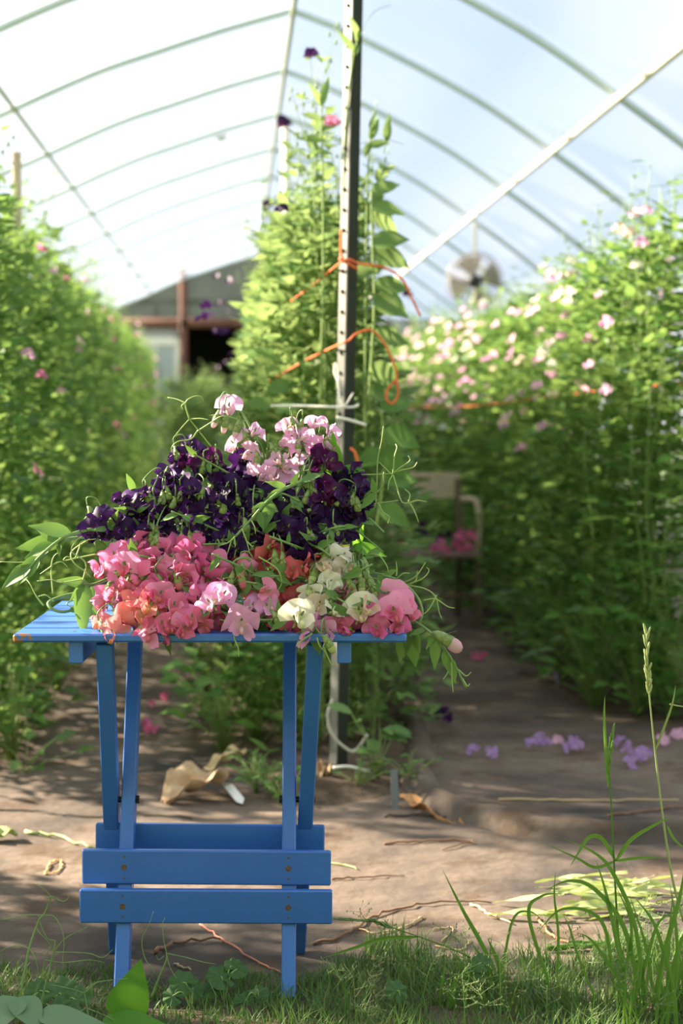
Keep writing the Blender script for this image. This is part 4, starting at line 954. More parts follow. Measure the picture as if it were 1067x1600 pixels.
for sg in (-1, 1):
    cp('armrest', lambda g: g.tube(spline([(sg*.155, SD/2+0.02, 0.652), (sg*.205, SD/2-0.03, 0.652), (sg*.231, SD/2-0.07, 0.645), (sg*.237, SD/2-0.11, 0.615), (sg*.236, SD/2-0.15, 0.50), (sg*.222, SD/2-0.17, SH-0.01)], 6), 0.0165, n=8), M_CHAIRW)
CI = ch.matrix_basis.copy()
cw = Matrix.Translation(ch.location) @ Matrix.Rotation(ch.rotation_euler[2], 4, 'Z')
rc = random.Random(3)
def chair_stem(label, c, pts, group=None):
    st = MB(); P = [cw @ V(p) for p in pts]; cen = sum(P, V())/len(P)
    o_ = cen + V((rc.uniform(-.08, .08), .13, -.01)); o_.z = ch.location.z + SH + 0.008
    st.tube(spline([o_, o_.lerp(cen, .6), cen], 5), 0.003, 0.002, 5); root = st.build('cut_sweet_pea', M_STEM); tag(root, label, 'flower stem', group)
    for p in P:
        f = V((rc.uniform(-.7, .7), -1, rc.uniform(-.2, .7))); M = Matrix.Translation(p) @ frame(f, (rc.uniform(-.5, .5), 0, 1)).to_4x4() @ Matrix.Scale(0.95, 4)
        link('blossom', lob(c, rc.randrange(3)), root, M)
F_ = -SD/2
chair_stem('dark purple sweet pea stem on the back of the chair seat', 'purple', [(-.10, .02, .50), (-.06, .04, .47), (-.13, .0, .46), (-.08, .0, .52), (-.03, .05, .45)])
chair_stem('dark purple sweet pea stem in the middle of the chair seat', 'purple', [(.02, .0, .46), (.05, .03, .45), (.0, -.03, .44), (.06, -.02, .47)])
chair_stem('pink sweet pea stem in the front centre of the chair seat', 'rose', [(-.03, F_+.05, .42), (.0, F_+.03, .41), (.03, F_+.05, .40), (-.05, F_+.04, .40), (.0, F_+.06, .445)])
chair_stem('bright pink sweet pea stem at the right of the chair seat', 'rose', [(.09, F_+.08, .47), (.12, F_+.08, .45), (.08, F_+.07, .43), (.11, F_+.10, .49)])
chair_stem('pale pink sweet pea stem by the right armrest of the chair', 'pink', [(.165, F_+.12, .48), (.18, F_+.10, .46), (.15, F_+.1, .47)])
chair_stem('pink sweet pea stem hanging low at the right front of the chair seat', 'rose', [(.12, F_+.05, .41), (.145, F_+.05, .415), (.10, F_+.04, .40)])
chair_stem('dull pink sweet pea stem at the left front of the chair seat', 'rose', [(-.19, F_+.06, .415), (-.16, F_+.05, .41), (-.21, F_+.07, .42)])
for i, (x, y, z) in enumerate(((-.15, -.02, .43), (-.07, -.08, .44), (.03, -.05, .43), (.10, -.02, .42), (-.02, .05, .43))):
    g = MB(); o = cw @ V((x, y, z)); g.tube([o+V((0, .15, -.02)), o], .003, n=5); root = g.build('pea_shoot', M_STEM); tag(root, 'leafy green shoot lying among the flowers on the chair', 'plant shoot', 'green shoots on the chair')
    f = MB()
    for k in range(9):
        f.leaf(o+V((rc.uniform(-.05, .05), rc.uniform(-.04, .1), rc.uniform(-.03, .03))), (rc.uniform(-1, 1), rc.uniform(-1, .2), rc.uniform(-.3, .6)), (rc.uniform(-.5, .5), -.5, 1), .075, .035, 4)
    f.build('foliage', M_GREEN, root)

# ------------------------------------------------------------------ fallen blossoms on the fabric
rf = random.Random(9)
def fallen(px, py, c, label, group=None, s=0.95):
    p = gnd(px, py, 0.02); p.z = gz(p.x, p.y)+0.022
    f = V((rf.uniform(-.8, .8), -.6, rf.uniform(.3, .9))); M = Matrix.Translation(p) @ frame(f, (rf.uniform(-1, 1), rf.uniform(-1, 1), .5)).to_4x4() @ Matrix.Scale(s, 4)
    o = link('fallen_blossom', lob(c, rf.randrange(3)), None, M); tag(o, label, 'flower', group)
for (x, y) in ((741, 1174), (766, 1177)): fallen(x, y, 'violet', 'fallen violet blossom in the small pair nearest the middle bed', 'violet pair by the middle bed')
for (x, y) in ((832, 1162), (845, 1154), (852, 1164)): fallen(x, y, 'violet', 'fallen violet blossom in the cluster halfway across the right path', 'violet cluster on the right path')
fallen(870, 1161, 'mauve', 'single pale violet blossom between two clusters on the right path')
for (x, y) in ((896, 1160), (888, 1170), (902, 1168)): fallen(x, y, 'violet', 'fallen violet blossom in the cluster left of the tall green grass stalk', 'violet cluster left of the grass stalk')
for (x, y) in ((970, 1162), (978, 1170)): fallen(x, y, 'violet', 'fallen violet blossom just behind the tall green grass stalk', 'violets behind the grass stalk')
for (x, y) in ((990, 1190), (1006, 1180), (998, 1186)): fallen(x, y, 'violet', 'fallen violet blossom in the nearest cluster at the right', 'nearest violet cluster', 1.1)
for (x, y) in ((1036, 1158), (1060, 1150), (1068, 1158)): fallen(x, y, 'mauve', 'fallen pale violet blossom at the right edge below the right row', 'violets under the right row')
fallen(866, 1058, 'violet', 'single violet blossom near the foot of the right row')
for (x, y) in ((742, 1024), (758, 1025)): fallen(x, y, 'rose', 'fallen pink blossom of the pair on the path in front of the chair', 'pink pair before the chair')
for (x, y) in ((688, 1120), (698, 1126), (692, 1114)): fallen(x, y, 'purple', 'fallen dark purple blossom in the clump by the middle bed', 'dark purple clump by the middle bed')
for (x, y) in ((748, 932), (762, 936), (752, 946), (772, 956)): fallen(x, y, 'violet', 'fallen violet blossom beside the chair under the right row', 'violets beside the chair')
for (x, y) in ((224, 1134), (234, 1142), (246, 1144), (228, 1128)): fallen(x, y, 'rose', 'fallen pink blossom in the cluster on the left path behind the table', 'pink cluster on the left path', .75)
for (x, y) in ((258, 1090), (236, 1102)): fallen(x, y, 'pink', 'fallen pink blossom farther back on the left path', 'farther pink blossoms on the left path', .75)

# ------------------------------------------------------------------ litter on the ground
def ground_line(name, pts, r0, r1, m, label, cat, lift=0.0, n=6):
    P = []
    for q in pts:
        p = gnd(q[0], q[1]); p.z = gz(p.x, p.y)+max(r0*.6, .002)+lift+(q[2] if len(q) > 2 else 0); P.append(p)
    P = spline(P, n)
    for p in P[1:-1]: p += V((rf.uniform(-1, 1), rf.uniform(-1.5, 1.5), rf.uniform(0, .8)))*(r0*.9)
    g = MB(); g.tube(P, r0*.62, r1*.5, 6); return tag(g.build(name, m), label, cat)
ground_line('fabric_seam', [(-20, 1264), (60, 1266), (110, 1272), (180, 1274), (240, 1271), (300, 1275)], .0045, .0045, M_SEAM, 'thin dark fabric seam line across the left path behind the table', 'fabric_seam')  # thin dark tubes stand in for seam lines of the ground fabric
ground_line('fabric_seam', [(600, 1275), (650, 1274), (700, 1279), (740, 1278), (790, 1288), (830, 1294)], .006, .005, M_SEAM, 'thin dark fabric seam line at the foot of the middle bed on the right', 'fabric_seam')
ground_line('twig', [(490, 1474), (540, 1462), (580, 1436), (640, 1420), (700, 1416), (768, 1416)], .006, .004, M_TWIG, 'long dark bent twig lying right of the table', 'twig')
ground_line('twig', [(735, 1418), (760, 1432), (802, 1450)], .005, .004, M_STRAW, 'short pale twig at the right tip of the dark twig', 'twig')
ground_line('twig', [(243, 1490), (280, 1474), (345, 1468)], .008, .004, M_TWIG, 'short brown stick lying behind the front table legs', 'twig')
ground_line('twig', [(272, 1505), (298, 1514)], .004, .004, M_STRAW, 'tiny pale chip of wood by the front left leg', 'twig')
ground_line('twine_scrap', [(312, 1444), (345, 1466), (400, 1500), (440, 1520), (485, 1556)], .004, .0035, M_PINKSTR, 'faded red twine lying under the table', 'twine')
ground_line('twig', [(518, 1374), (560, 1372), (632, 1370)], .005, .003, M_TWIG, 'thin straight twig right of the upper front rail', 'twig')
ground_line('twig', [(780, 1252), (880, 1250), (1000, 1252), (1060, 1252)], .005, .004, M_STRAW, 'long straw stalk lying across the right path', 'stalk')
ground_line('twig', [(950, 1274), (1010, 1268), (1067, 1262)], .006, .005, M_TWIG, 'brown stalk lying at the right edge of the path', 'stalk')
ground_line('twig', [(600, 1318), (660, 1316), (740, 1318), (690, 1330)], .006, .004, M_TWIG, 'brown stalk half buried right of the middle bed', 'stalk')
ground_line('twig', [(690, 1478), (706, 1462), (702, 1456), (676, 1460)], .003, .003, M_STRAW, 'forked straw lying just behind the grass', 'straw')
ground_line('twig', [(680, 1484), (720, 1492), (735, 1476)], .003, .003, M_STRAW, 'bent straw lying beside the forked straw', 'straw')
ground_line('twig', [(840, 1440), (858, 1466), (876, 1478), (910, 1490)], .005, .004, plain('orange_twig', (0.42, 0.20, 0.10), 0.8), 'reddish bent twig below the pale green peelings', 'twig')
ground_line('twig', [(40, 1300), (90, 1310), (150, 1328)], .008, .005, M_POD, 'pale green grass stem lying left of the table', 'stalk')
ground_line('twine_loop', [(70, 1368), (78, 1352), (94, 1346), (96, 1356), (86, 1366), (70, 1368)], .004, .004, plain('tan_twine', (0.60, 0.38, 0.16), 0.8), 'small loop of tan twine lying left of the table', 'twine')
ground_line('straw', [(500, 1346), (540, 1352), (560, 1358)], .004, .003, M_POD, 'pale green stalk beside the upper front rail', 'stalk')
ground_line('twig', [(660, 1438), (640, 1450), (590, 1462), (560, 1452)], .004, .003, M_STRAW, 'curved straw under the long dark twig', 'straw')
# big dry leaf, corn husk, white plant tag
def sheetleaf(name, c, L, W, ang, m, label, cat, h=0.05, tilt=0.2, n=12, cup=0.5, tips=1.0):
    p = gnd(*c); z0 = gz(p.x, p.y); d = V((math.cos(ang), math.sin(ang), 0)); s = V((-d.y, d.x, 0)); g = MB(); ph = rf.random()*6
    def f(u, v):
        w = W*.5*math.sin(math.pi*(0.04+0.92*u))**0.8; t = 2*v-1
        return p + d*(L*(u-.5)) + s*(w*t) + V((0, 0, z0+0.006+h*(cup*t*t*math.sin(math.pi*u)+0.35*math.sin(2.6*u*math.pi+ph)**2+tilt*u)+0.006*math.sin(u*9+t*5+ph)))
    g.grid(f, n, 8); o = g.build(name, m); md = o.modifiers.new('solid', 'SOLIDIFY'); md.thickness = 0.0015; return tag(o, label, cat)
sheetleaf('dry_leaf', (306, 1246), 0.22, 0.17, R(35), M_TAN, 'large curled tan dry leaf lying behind the table', 'leaf', h=0.075, tilt=0.5, cup=.7)
sheetleaf('dry_leaf', (352, 1205), 0.15, 0.05, R(30), M_STRAW, 'narrow tan husk sticking up behind the large dry leaf', 'leaf', h=0.05, tilt=1.0)
sheetleaf('corn_husk', (676, 1272), 0.36, 0.055, R(-66), M_RUST, 'curled rusty brown husk lying at the right corner of the middle bed', 'husk', h=.05, tilt=-.6)
sheetleaf('dry_leaf', (505, 1226), 0.05, 0.09, R(20), M_TAN, 'small papery tan husk at the foot of the dark post', 'leaf', h=.08)
t0 = gnd(366, 1247); g = MB(); dd = V((0.32, -0.9, 0)).normalized(); z0 = gz(t0.x, t0.y)+0.02
g.bar(t0+V((-.018, .06, z0+.012)), t0+V((.016, -.05, z0-.006)), 0.026, 0.002, (1, .3, 0.25)); A0 = t0+V((.016, -.05, z0-.006))
g.add([A0+V((-.013, -.004, -.004)), A0+V((.013, .004, .002)), A0+V((.008, -.028, -.006))], [(0, 1, 2)])
tag(g.build('plant_tag', M_TAG, None, False), 'white plastic plant tag stuck in the soil behind the table', 'plant label')
g = MB(); q = gnd(618, 1262); g.bar(q+V((0, 0, -.01)), q+V((0.0, .05, .10)), 0.02, 0.006, (1, 0, 0)); tag(g.build('ground_peg', plain('grey_peg', (0.13, 0.14, 0.15), 0.6), None, False), 'grey flat peg stuck in the soil right of the dark post', 'peg')
# heap of pale green peelings on the right
rp = random.Random(21)
for i in range(34):
    x = rp.gauss(930, 55); y = rp.uniform(1392, 1446); p = gnd(x, y); L = rp.uniform(.10, .24); a = rp.uniform(-.5, .5)+rp.choice((0, math.pi)); dv = V((math.cos(a), math.sin(a), 0))
    g = MB(); h = gz(p.x, p.y)+0.006+0.03*math.exp(-((x-930)/45)**2)*rp.random()
    g.leaf(p-dv*L*.5+V((0, 0, h)), dv+V((0, 0, rp.uniform(-.03, .22))), (rp.uniform(-.6, .6), rp.uniform(-1.2, .4), 1), L, rp.uniform(.009, .020), 10, rp.uniform(.1, .5), rp.uniform(-.15, .15), .25)
    tag(g.build('leaf_strip', M_POD), 'pale green strip of stripped leaf in the heap on the right', 'leaf', 'pale green leaf strips')
tag(sheetleaf('leaf_strip', (912, 1492), .16, .02, R(5), M_GRASSL, 'x x x x', 'leaf', h=.01), 'green strip of leaf lying alone below the pale heap', 'leaf')
sheetleaf('pale_leaf', (-2, 1312), .10, .07, R(20), M_POD, 'pale green leaf lying at the left edge of the picture', 'leaf', h=.03)

# ------------------------------------------------------------------ weeds at the head of the middle row and along the beds
def weed(px, py, n, L, hgt, label, m=None, group=None, rad=.08, name='weed', wr=.55):
    p = gnd(px, py); p.z = gz(p.x, p.y); root = empty(name, p); tag(root, label, 'plant', group); r = random.Random(int(px*7+py))
    s_ = MB(); f = MB()
    for i in range(n):
        a = r.uniform(0, 6.28); e = V((math.cos(a)*rad*r.random(), math.sin(a)*rad*r.random(), hgt*r.uniform(.25, 1)))
        s_.tube([V((0, 0, -.01)), V((e.x*.4, e.y*.4, e.z*.6)), e], .0022, .0012, 4)
        f.leaf(e, (math.cos(a), math.sin(a), r.uniform(-.2, .7)), (r.uniform(-.3, .3), -.4, 1), L*r.uniform(.7, 1.2), L*wr, 5, .2, .3, .04)
    s_.build('stems', M_STEMV, root); f.build('foliage', m or M_WEED, root); return root
for i, (x, y) in enumerate(((412, 1226), (402, 1236), (428, 1240), (396, 1214), (440, 1252), (560, 1236), (640, 1228))):
    weed(x, y, 16, .03, .10, 'low bright weed growing in the soil at the head of the middle bed', M_LEAFN, 'weeds at the head of the middle bed')
weed(590, 1226, 12, .085, .22, 'broad leaved weed right of the foot of the dark post', M_GREEN, rad=.1)
weed(560, 1150, 14, .09, .30, 'large leaved plant hugging the dark post near the ground', M_GREEN, rad=.14)
for i, (x, y) in enumerate(((350, 1180), (400, 1170), (450, 1175), (320, 1120))):
    weed(x, y, 40, .075, .34, 'leafy side shoot spreading at the left foot of the middle row', M_LEAF, 'side shoots at the left foot of the middle row', rad=.2)
weed(40, 1205, 10, .07, .12, 'low leafy shoot straying onto the fabric from the left row', M_LEAFN, rad=.16)
for i, (x, y) in enumerate(((20, 1190), (60, 1130), (90, 1085), (10, 1150))):
    weed(x, y, 40, .07, .40, 'leafy side shoot at the near foot of the left row', M_LEAF, 'side shoots at the foot of the left row', rad=.22)
for i, (x, y) in enumerate(((1000, 1120), (930, 1105), (1050, 1125), (880, 1060), (830, 1020), (1090, 1130))):
    weed(x, y, 44, .075, .42, 'leafy side shoot spreading at the foot of the right row', M_LEAF, 'side shoots at the foot of the right row', rad=.24)
for (x, y, s_) in ((-0.42, 14.6, .62), (-.15, 15.6, .66), (-.55, 16.4, .70), (-.30, 17.4, .72)):
    vine_thing(x, y, 0.4*x, (1.0, 1.0, s_), 5+int(y) % 4, (1, ['mauve'], .5, 0), 'low bushy sweet pea vine closing the far end of the left path', 'low vines at the far end of the left path')
v = vine_variant(300, L=.30, Wd=.26, H=2.08, nst=7, nfill=150, leafL=0.066, taper=(0.5, 2.0), spikes=7); VINES.append((v['st'].mesh('stems', M_STEMV), v['fo'].mesh('foliage', M_LEAFN), v))
v = vine_variant(301, L=.30, Wd=.26, H=2.02, nst=6, nfill=170, leafL=0.078, taper=(0.45, 2.0), spikes=5); VINES.append((v['st'].mesh('stems', M_STEMV), v['fo'].mesh('foliage', M_LEAFN), v))
vine_thing(0.235, 5.62, 0.2, (.9, .9, 1.03), len(VINES)-2, (0, ['pink'], .7, 0), 'slender airy sweet pea vine climbing at the left of the dark post')
vine_thing(0.425, 5.66, 0.2, (.5, .8, .97), len(VINES)-1, (0, ['pink'], .7, 0), 'slender large leaved sweet pea vine climbing at the right of the dark post')
# big leaves and long stalks that stand out around the dark post
def sprig(path, leaves, label, r=.0035, tend=(), m=None, flower=None, leaf_m=None):
    P = [at(*p) for p in path]; pts = spline(P, 7); g = MB(); g.tube(pts, r, r*.6, 6); root = g.build('sweet_pea_vine', M_STEMV); tag(root, label, 'climbing plant')
    rr = random.Random(int(path[0][0]))
    for (t, ang, L, w) in leaves:
        p = pts[min(len(pts)-1, int(t*(len(pts)-1)))]; a = R(ang); b = MB()
        b.leaf(p, RGT*math.cos(a)+V((0, 0, math.sin(a)))-HF*rr.uniform(-.3, .5), -HF+V((rr.uniform(-.5, .5), 0, .6)), L, L*w, 8, .25, .3, .03); b.build('leaf', leaf_m or M_LEAFN, root)
    for tl in tend:
        b = MB(); b.tube(spline([at(*q) for q in tl], 6), .0016, .001, 4); b.build('tendril', M_TEND, root)
    if flower:
        for (x, y, d_, c) in flower:
            link('blossom', lob(c, 1), root, Matrix.Translation(at(x, y, d_)) @ frame((-.3, -1, .1), (0, 0, 1)).to_4x4() @ Matrix.Scale(1.1, 4))
    return root
sprig([(525, 700, 5.35), (535, 400, 5.33), (540, 200, 5.31), (552, 90, 5.28), (560, 60, 5.27)], [(1, 110, .085, .3), (.95, 95, .05, .3), (.8, 125, .09, .28), (.78, 70, .06, .3)], 'tallest sweet pea tip climbing up the dark post', .004, [[(562, 58, 5.27), (575, 30, 5.27), (590, 15, 5.27), (612, 8, 5.27)]])
sprig([(500, 650, 5.45), (505, 400, 5.42), (503, 220, 5.4), (502, 165, 5.4)], [(1, 115, .085, .34), (1, 78, .095, .34), (.85, 160, .07, .4), (.75, 30, .08, .4), (.7, 170, .08, .4)], 'sweet pea tip with two upright leaves left of the dark post', .004, [[(503, 165, 5.4), (485, 160, 5.4), (464, 166, 5.4)], [(502, 165, 5.4), (515, 170, 5.4), (530, 182, 5.4)]], flower=[(518, 196, 5.38, 'pink')])
sprig([(570, 700, 5.4), (572, 400, 5.38), (576, 250, 5.36), (580, 205, 5.36)], [(1, 82, .075, .3), (1, 60, .06, .3), (.9, 70, .08, .34), (.8, 20, .07, .5), (.85, 250, .05, .5)], 'leafy sweet pea tip right of the dark post', .004, [[(548, 228, 5.3), (575, 222, 5.32), (604, 218, 5.34), (630, 226, 5.34)]])
sprig([(600, 240, 5.35), (603, 219, 5.34)], [(1, 85, .085, .3), (.9, 70, .06, .3)], 'single upright leaf on the tendril right of the dark post', .002)
sprig([(575, 640, 5.36), (585, 480, 5.34), (582, 380, 5.33), (580, 300, 5.33)], [(1, 20, .10, .5), (.95, 350, .11, .55), (.9, 330, .11, .6), (.7, 10, .12, .6), (.62, 340, .13, .6), (.45, 0, .12, .6), (.4, 330, .13, .65), (.25, 350, .12, .6), (.15, 320, .12, .6), (.05, 10, .12, .6), (.55, 200, .09, .6)], 'sweet pea stalk with large broad leaves right of the dark post', .005)
sprig([(590, 820, 5.36), (600, 720, 5.35), (596, 640, 5.34)], [(1, 20, .12, .6), (.8, 340, .13, .6), (.6, 200, .11, .6), (.4, 0, .12, .65), (.2, 330, .12, .6), (.7, 300, .12, .6)], 'broad leaved sweet pea stalk low at the right of the dark post', .005, leaf_m=M_LEAF)
sprig([(455, 700, 5.6), (430, 640, 5.55), (415, 600, 5.52)], [(1, 110, .10, .3), (.9, 20, .11, .5), (.6, 170, .10, .5), (.5, 10, .10, .5)], 'sweet pea stalk with broad bright leaves left of the white string', .004)
sprig([(455, 330, 7.6), (450, 260, 7.6), (443, 196, 7.6)], [(.6, 60, .07, .5), (.4, 140, .07, .5)], 'long flower stalk with dark purple blooms standing above the middle row', .003, flower=[(440, 191, 7.58, 'purple'), (447, 196, 7.6, 'purple'), (441, 199, 7.58, 'magenta')])
sprig([(432, 400, 8.3), (424, 350, 8.3), (417, 322, 8.3)], [(.6, 60, .07, .5), (.8, 140, .06, .5)], 'shorter flower stalk with a dark purple bloom left of the white pole', .003, flower=[(416, 325, 8.28, 'purple'), (420, 322, 8.3, 'purple')])
sprig([(500, 330, 5.7), (492, 180, 5.7), (485, 92, 5.7), (482, 84, 5.7)], [(.97, 250, .03, .5)], 'thin bare flower stalk with a nodding bud left of the dark post', .0018, flower=[(486, 90, 5.68, 'purple')])

# ------------------------------------------------------------------ foreground grass and weeds
rg = random.Random(42)
g = MB()
def blade(g, p, h, w, lean, az, n=3, bend=1.0):
    d = V((math.cos(az), math.sin(az), 0)); s = V((-d.y, d.x, 0)); vs = []
    for i in range(n+1):
        t = i/n; ww = w*.5*(1-t**1.6); c = p + d*(lean*h*t**1.8) + V((0, 0, h*t*(1-.25*lean*t*bend)))
        vs += [c-s*ww, c+s*ww]
    g.add(vs, [(2*i, 2*i+1, 2*i+3, 2*i+2) for i in range(n)])
def lawn_edge(u):   # how far the turf reaches along the camera axis, by lateral position
    return 3.36 + 0.05*math.sin(u*9+1) + 0.05*math.sin(u*23) + (0.06 if u > .05 else -0.03) + (0.22*max(0, u-.42))
for i in range(26000):
    u = rg.uniform(-.95, 1.0); d_ = rg.uniform(2.55, lawn_edge(u)) if rg.random() < .9 else lawn_edge(u)+rg.uniform(0, .08)
    p = C0 + HF*d_ + RGT*u; p.z = gz(p.x, p.y)-.004
    dens = noise.noise(V((p.x*5, p.y*5, 3)))
    if dens < -.28 and rg.random() < .8: continue
    h = rg.uniform(.025, .085)*(1+.6*dens)*(1.0 if u > .1 else .72 if u > -.12 else .5)
    blade(g, p, h, rg.uniform(.0022, .0044), rg.uniform(.1, 1.0), rg.uniform(0, 6.28))
tag(g.build('lawn_grass', M_GRASS), 'short green grass along the bottom in front of the table', 'grass', kind='stuff')
g = MB(); g.grid(lambda u, v: V((0, 0, 0)) + (C0 + HF*(2.2+(lawn_edge(-1.0+2.1*u)+.02-2.2)*v) + RGT*(-1.0+2.1*u)) - V((0, 0, CAMZ)) + V((0, 0, -.004+.012*math.sin(math.pi*v)**.5)), 40, 10)
for i, v_ in enumerate(g.v): v_.z += gz(v_.x, v_.y)
struct(g.build('turf_soil', M_SOIL))
# fine seedy grass heads mixed into the turf
def seedgrass(u, d_, h, label, group, n=14):
    p = C0+HF*d_+RGT*u; p.z = gz(p.x, p.y); a = rg.uniform(0, 6.28); tip = p+V((math.cos(a)*h*.35, math.sin(a)*h*.35, h)); g = MB()
    pts = spline([p, p.lerp(tip, .5)+V((0, 0, .02)), tip], 5); g.tube(pts, .0011, .0006, 4); root = g.build('seed_grass', M_GRASSL); tag(root, label, 'grass', group)
    s_ = MB()
    for i in range(n):
        q = pts[-1-int(rg.random()*6)]; e = q+V((rg.uniform(-.03, .03), rg.uniform(-.03, .03), rg.uniform(-.005, .02))); s_.tube([q, e], .0004, n=3, caps=False); s_.ball(e, (.0011, .0011, .0028), None, 4, 5)
    s_.build('seed_head', M_SEEDG, root)
for i in range(46):
    u = rg.uniform(.0, .75); seedgrass(u, rg.uniform(2.9, lawn_edge(u)), rg.uniform(.07, .16), 'fine seedy grass stem in the turf right of the table', 'seedy stems in the turf')
def long_blade(pts, w, label, m=None, group=None, name='tall_grass', seed=None, cat='grass', parent=None, t0=.35):
    P = spline([at(*p) for p in pts], 8); n = len(P)-1; g = MB(); vs = []
    for i, p in enumerate(P):
        t = i/n; tg = (P[min(i+1, n)]-P[max(i-1, 0)]).normalized(); s = tg.cross(HF); s = s.normalized() if s.length > .01 else RGT; ww = w*.5*(min(1, t/.15+.35))*(1-max(0, (t-t0)/(1-t0))**1.7)
        k = -HF*(ww*.5); vs += [p-s*ww+k, p-k*.3, p+s*ww+k]
    fs = []
    for i in range(n): a = i*3; fs += [(a, a+1, a+4, a+3), (a+1, a+2, a+5, a+4)]
    g.add(vs, fs); o = g.build(name if parent is None else 'leaf', m or M_GRASSL, parent)
    if parent is None: tag(o, label, cat, group)
    return o
def spikelets(root, pts, n, L, m, spread=.35):
    P = spline([at(*p) for p in pts], 10); s_ = MB(); r = random.Random(int(pts[0][0]))
    for i in range(n):
        t = i/n; q = P[int(t*(len(P)-1))]; tg = (P[min(len(P)-1, int(t*(len(P)-1))+1)]-P[max(0, int(t*(len(P)-1))-1)]).normalized()
        d = tg + RGT*r.choice((-1, 1))*spread*r.uniform(.5, 1.3) - HF*r.uniform(-.4, .4); d.normalize(); c = q+d*L*.5
        M3 = d.to_track_quat('Z', 'Y').to_matrix(); s_.ball(c, (L*.13, L*.13, L*.55), M3, 5, 6)
    s_.build('seed_head', m, root)
def stalk(pts, r0, r1, label, m=None):
    g = MB(); g.tube(spline([at(*p) for p in pts], 8), r0, r1, 6); return tag(g.build('grass_stalk', m or M_GRASSL), label, 'grass')
M_STRAWG = plain('pale_grass_stem', (0.30, 0.36, 0.14), 0.6)
s1 = stalk([(1068, 1440, 3.3), (1050, 1370, 3.3), (1036, 1280, 3.3), (1024, 1180, 3.3), (1014, 1080, 3.3), (1010, 990, 3.3)], .0026, .0013, 'tall pale grass stalk with a ripe seed head at the right edge', M_STRAWG)
spikelets(s1, [(1014, 1085, 3.3), (1012, 1040, 3.3), (1010, 984, 3.3)], 30, .020, M_SEED, .3)
long_blade([(1024, 1172, 3.3), (1036, 1140, 3.29), (1050, 1100, 3.28), (1056, 1068, 3.28)], .005, '', M_STRAWG, parent=s1)
long_blade([(1042, 1290, 3.3), (1054, 1312, 3.29), (1076, 1330, 3.28)], .005, '', parent=s1)
b_ = MB(); b_.tube(spline([at(1046, 1100, 3.285), at(1060, 1103, 3.28), at(1076, 1105, 3.28)], 5), .002, .001, 5); b_.build('side_spike', M_SEED, s1)
s2 = stalk([(968, 1500, 3.28), (962, 1400, 3.28), (958, 1320, 3.28), (954, 1240, 3.28), (951, 1180, 3.28), (955, 1145, 3.28)], .0022, .0012, 'tall green grass stalk with a narrow green seed head', M_GRASSL)
spikelets(s2, [(951, 1210, 3.28), (953, 1180, 3.28), (957, 1138, 3.28)], 22, .016, leafy('green_seed', (.13, .25, .05), (.18, .30, .07), (.25, .4, .06), .2), .25)
long_blade([(950, 1230, 3.28), (946, 1170, 3.28), (944, 1120, 3.28), (945, 1086, 3.28)], .006, '', parent=s2)
long_blade([(962, 1345, 3.28), (985, 1312, 3.27), (1020, 1290, 3.26), (1052, 1274, 3.25)], .008, '', parent=s2)
long_blade([(962, 1345, 3.28), (1000, 1340, 3.27), (1042, 1340, 3.26)], .006, '', parent=s2)
long_blade([(962, 1345, 3.28), (940, 1310, 3.28), (920, 1308, 3.27), (905, 1330, 3.26), (890, 1355, 3.25)], .008, '', parent=s2)
long_blade([(962, 1345, 3.28), (930, 1355, 3.27), (900, 1340, 3.26), (850, 1318, 3.25)], .006, '', parent=s2)
s3 = stalk([(735, 1496, 3.3), (700, 1480, 3.3), (650, 1462, 3.3), (615, 1450, 3.3), (590, 1440, 3.3), (528, 1434, 3.3)], .0016, .0008, 'drooping grass stalk with a feathery seed head leaning left toward the table')
spikelets(s3, [(612, 1450, 3.3), (580, 1440, 3.3), (526, 1436, 3.3)], 32, .014, leafy('feather_seed', (.10, .18, .06), (.16, .24, .09), (.2, .3, .06), .2), .55)
long_blade([(652, 1464, 3.3), (600, 1466, 3.29), (550, 1482, 3.28), (495, 1500, 3.27)], .0075, '', parent=s3)
long_blade([(775, 1520, 3.3), (750, 1470, 3.3), (722, 1420, 3.3), (690, 1356, 3.3)], .0085, 'broad grass blade leaning left right of the table', M_GRASSL)
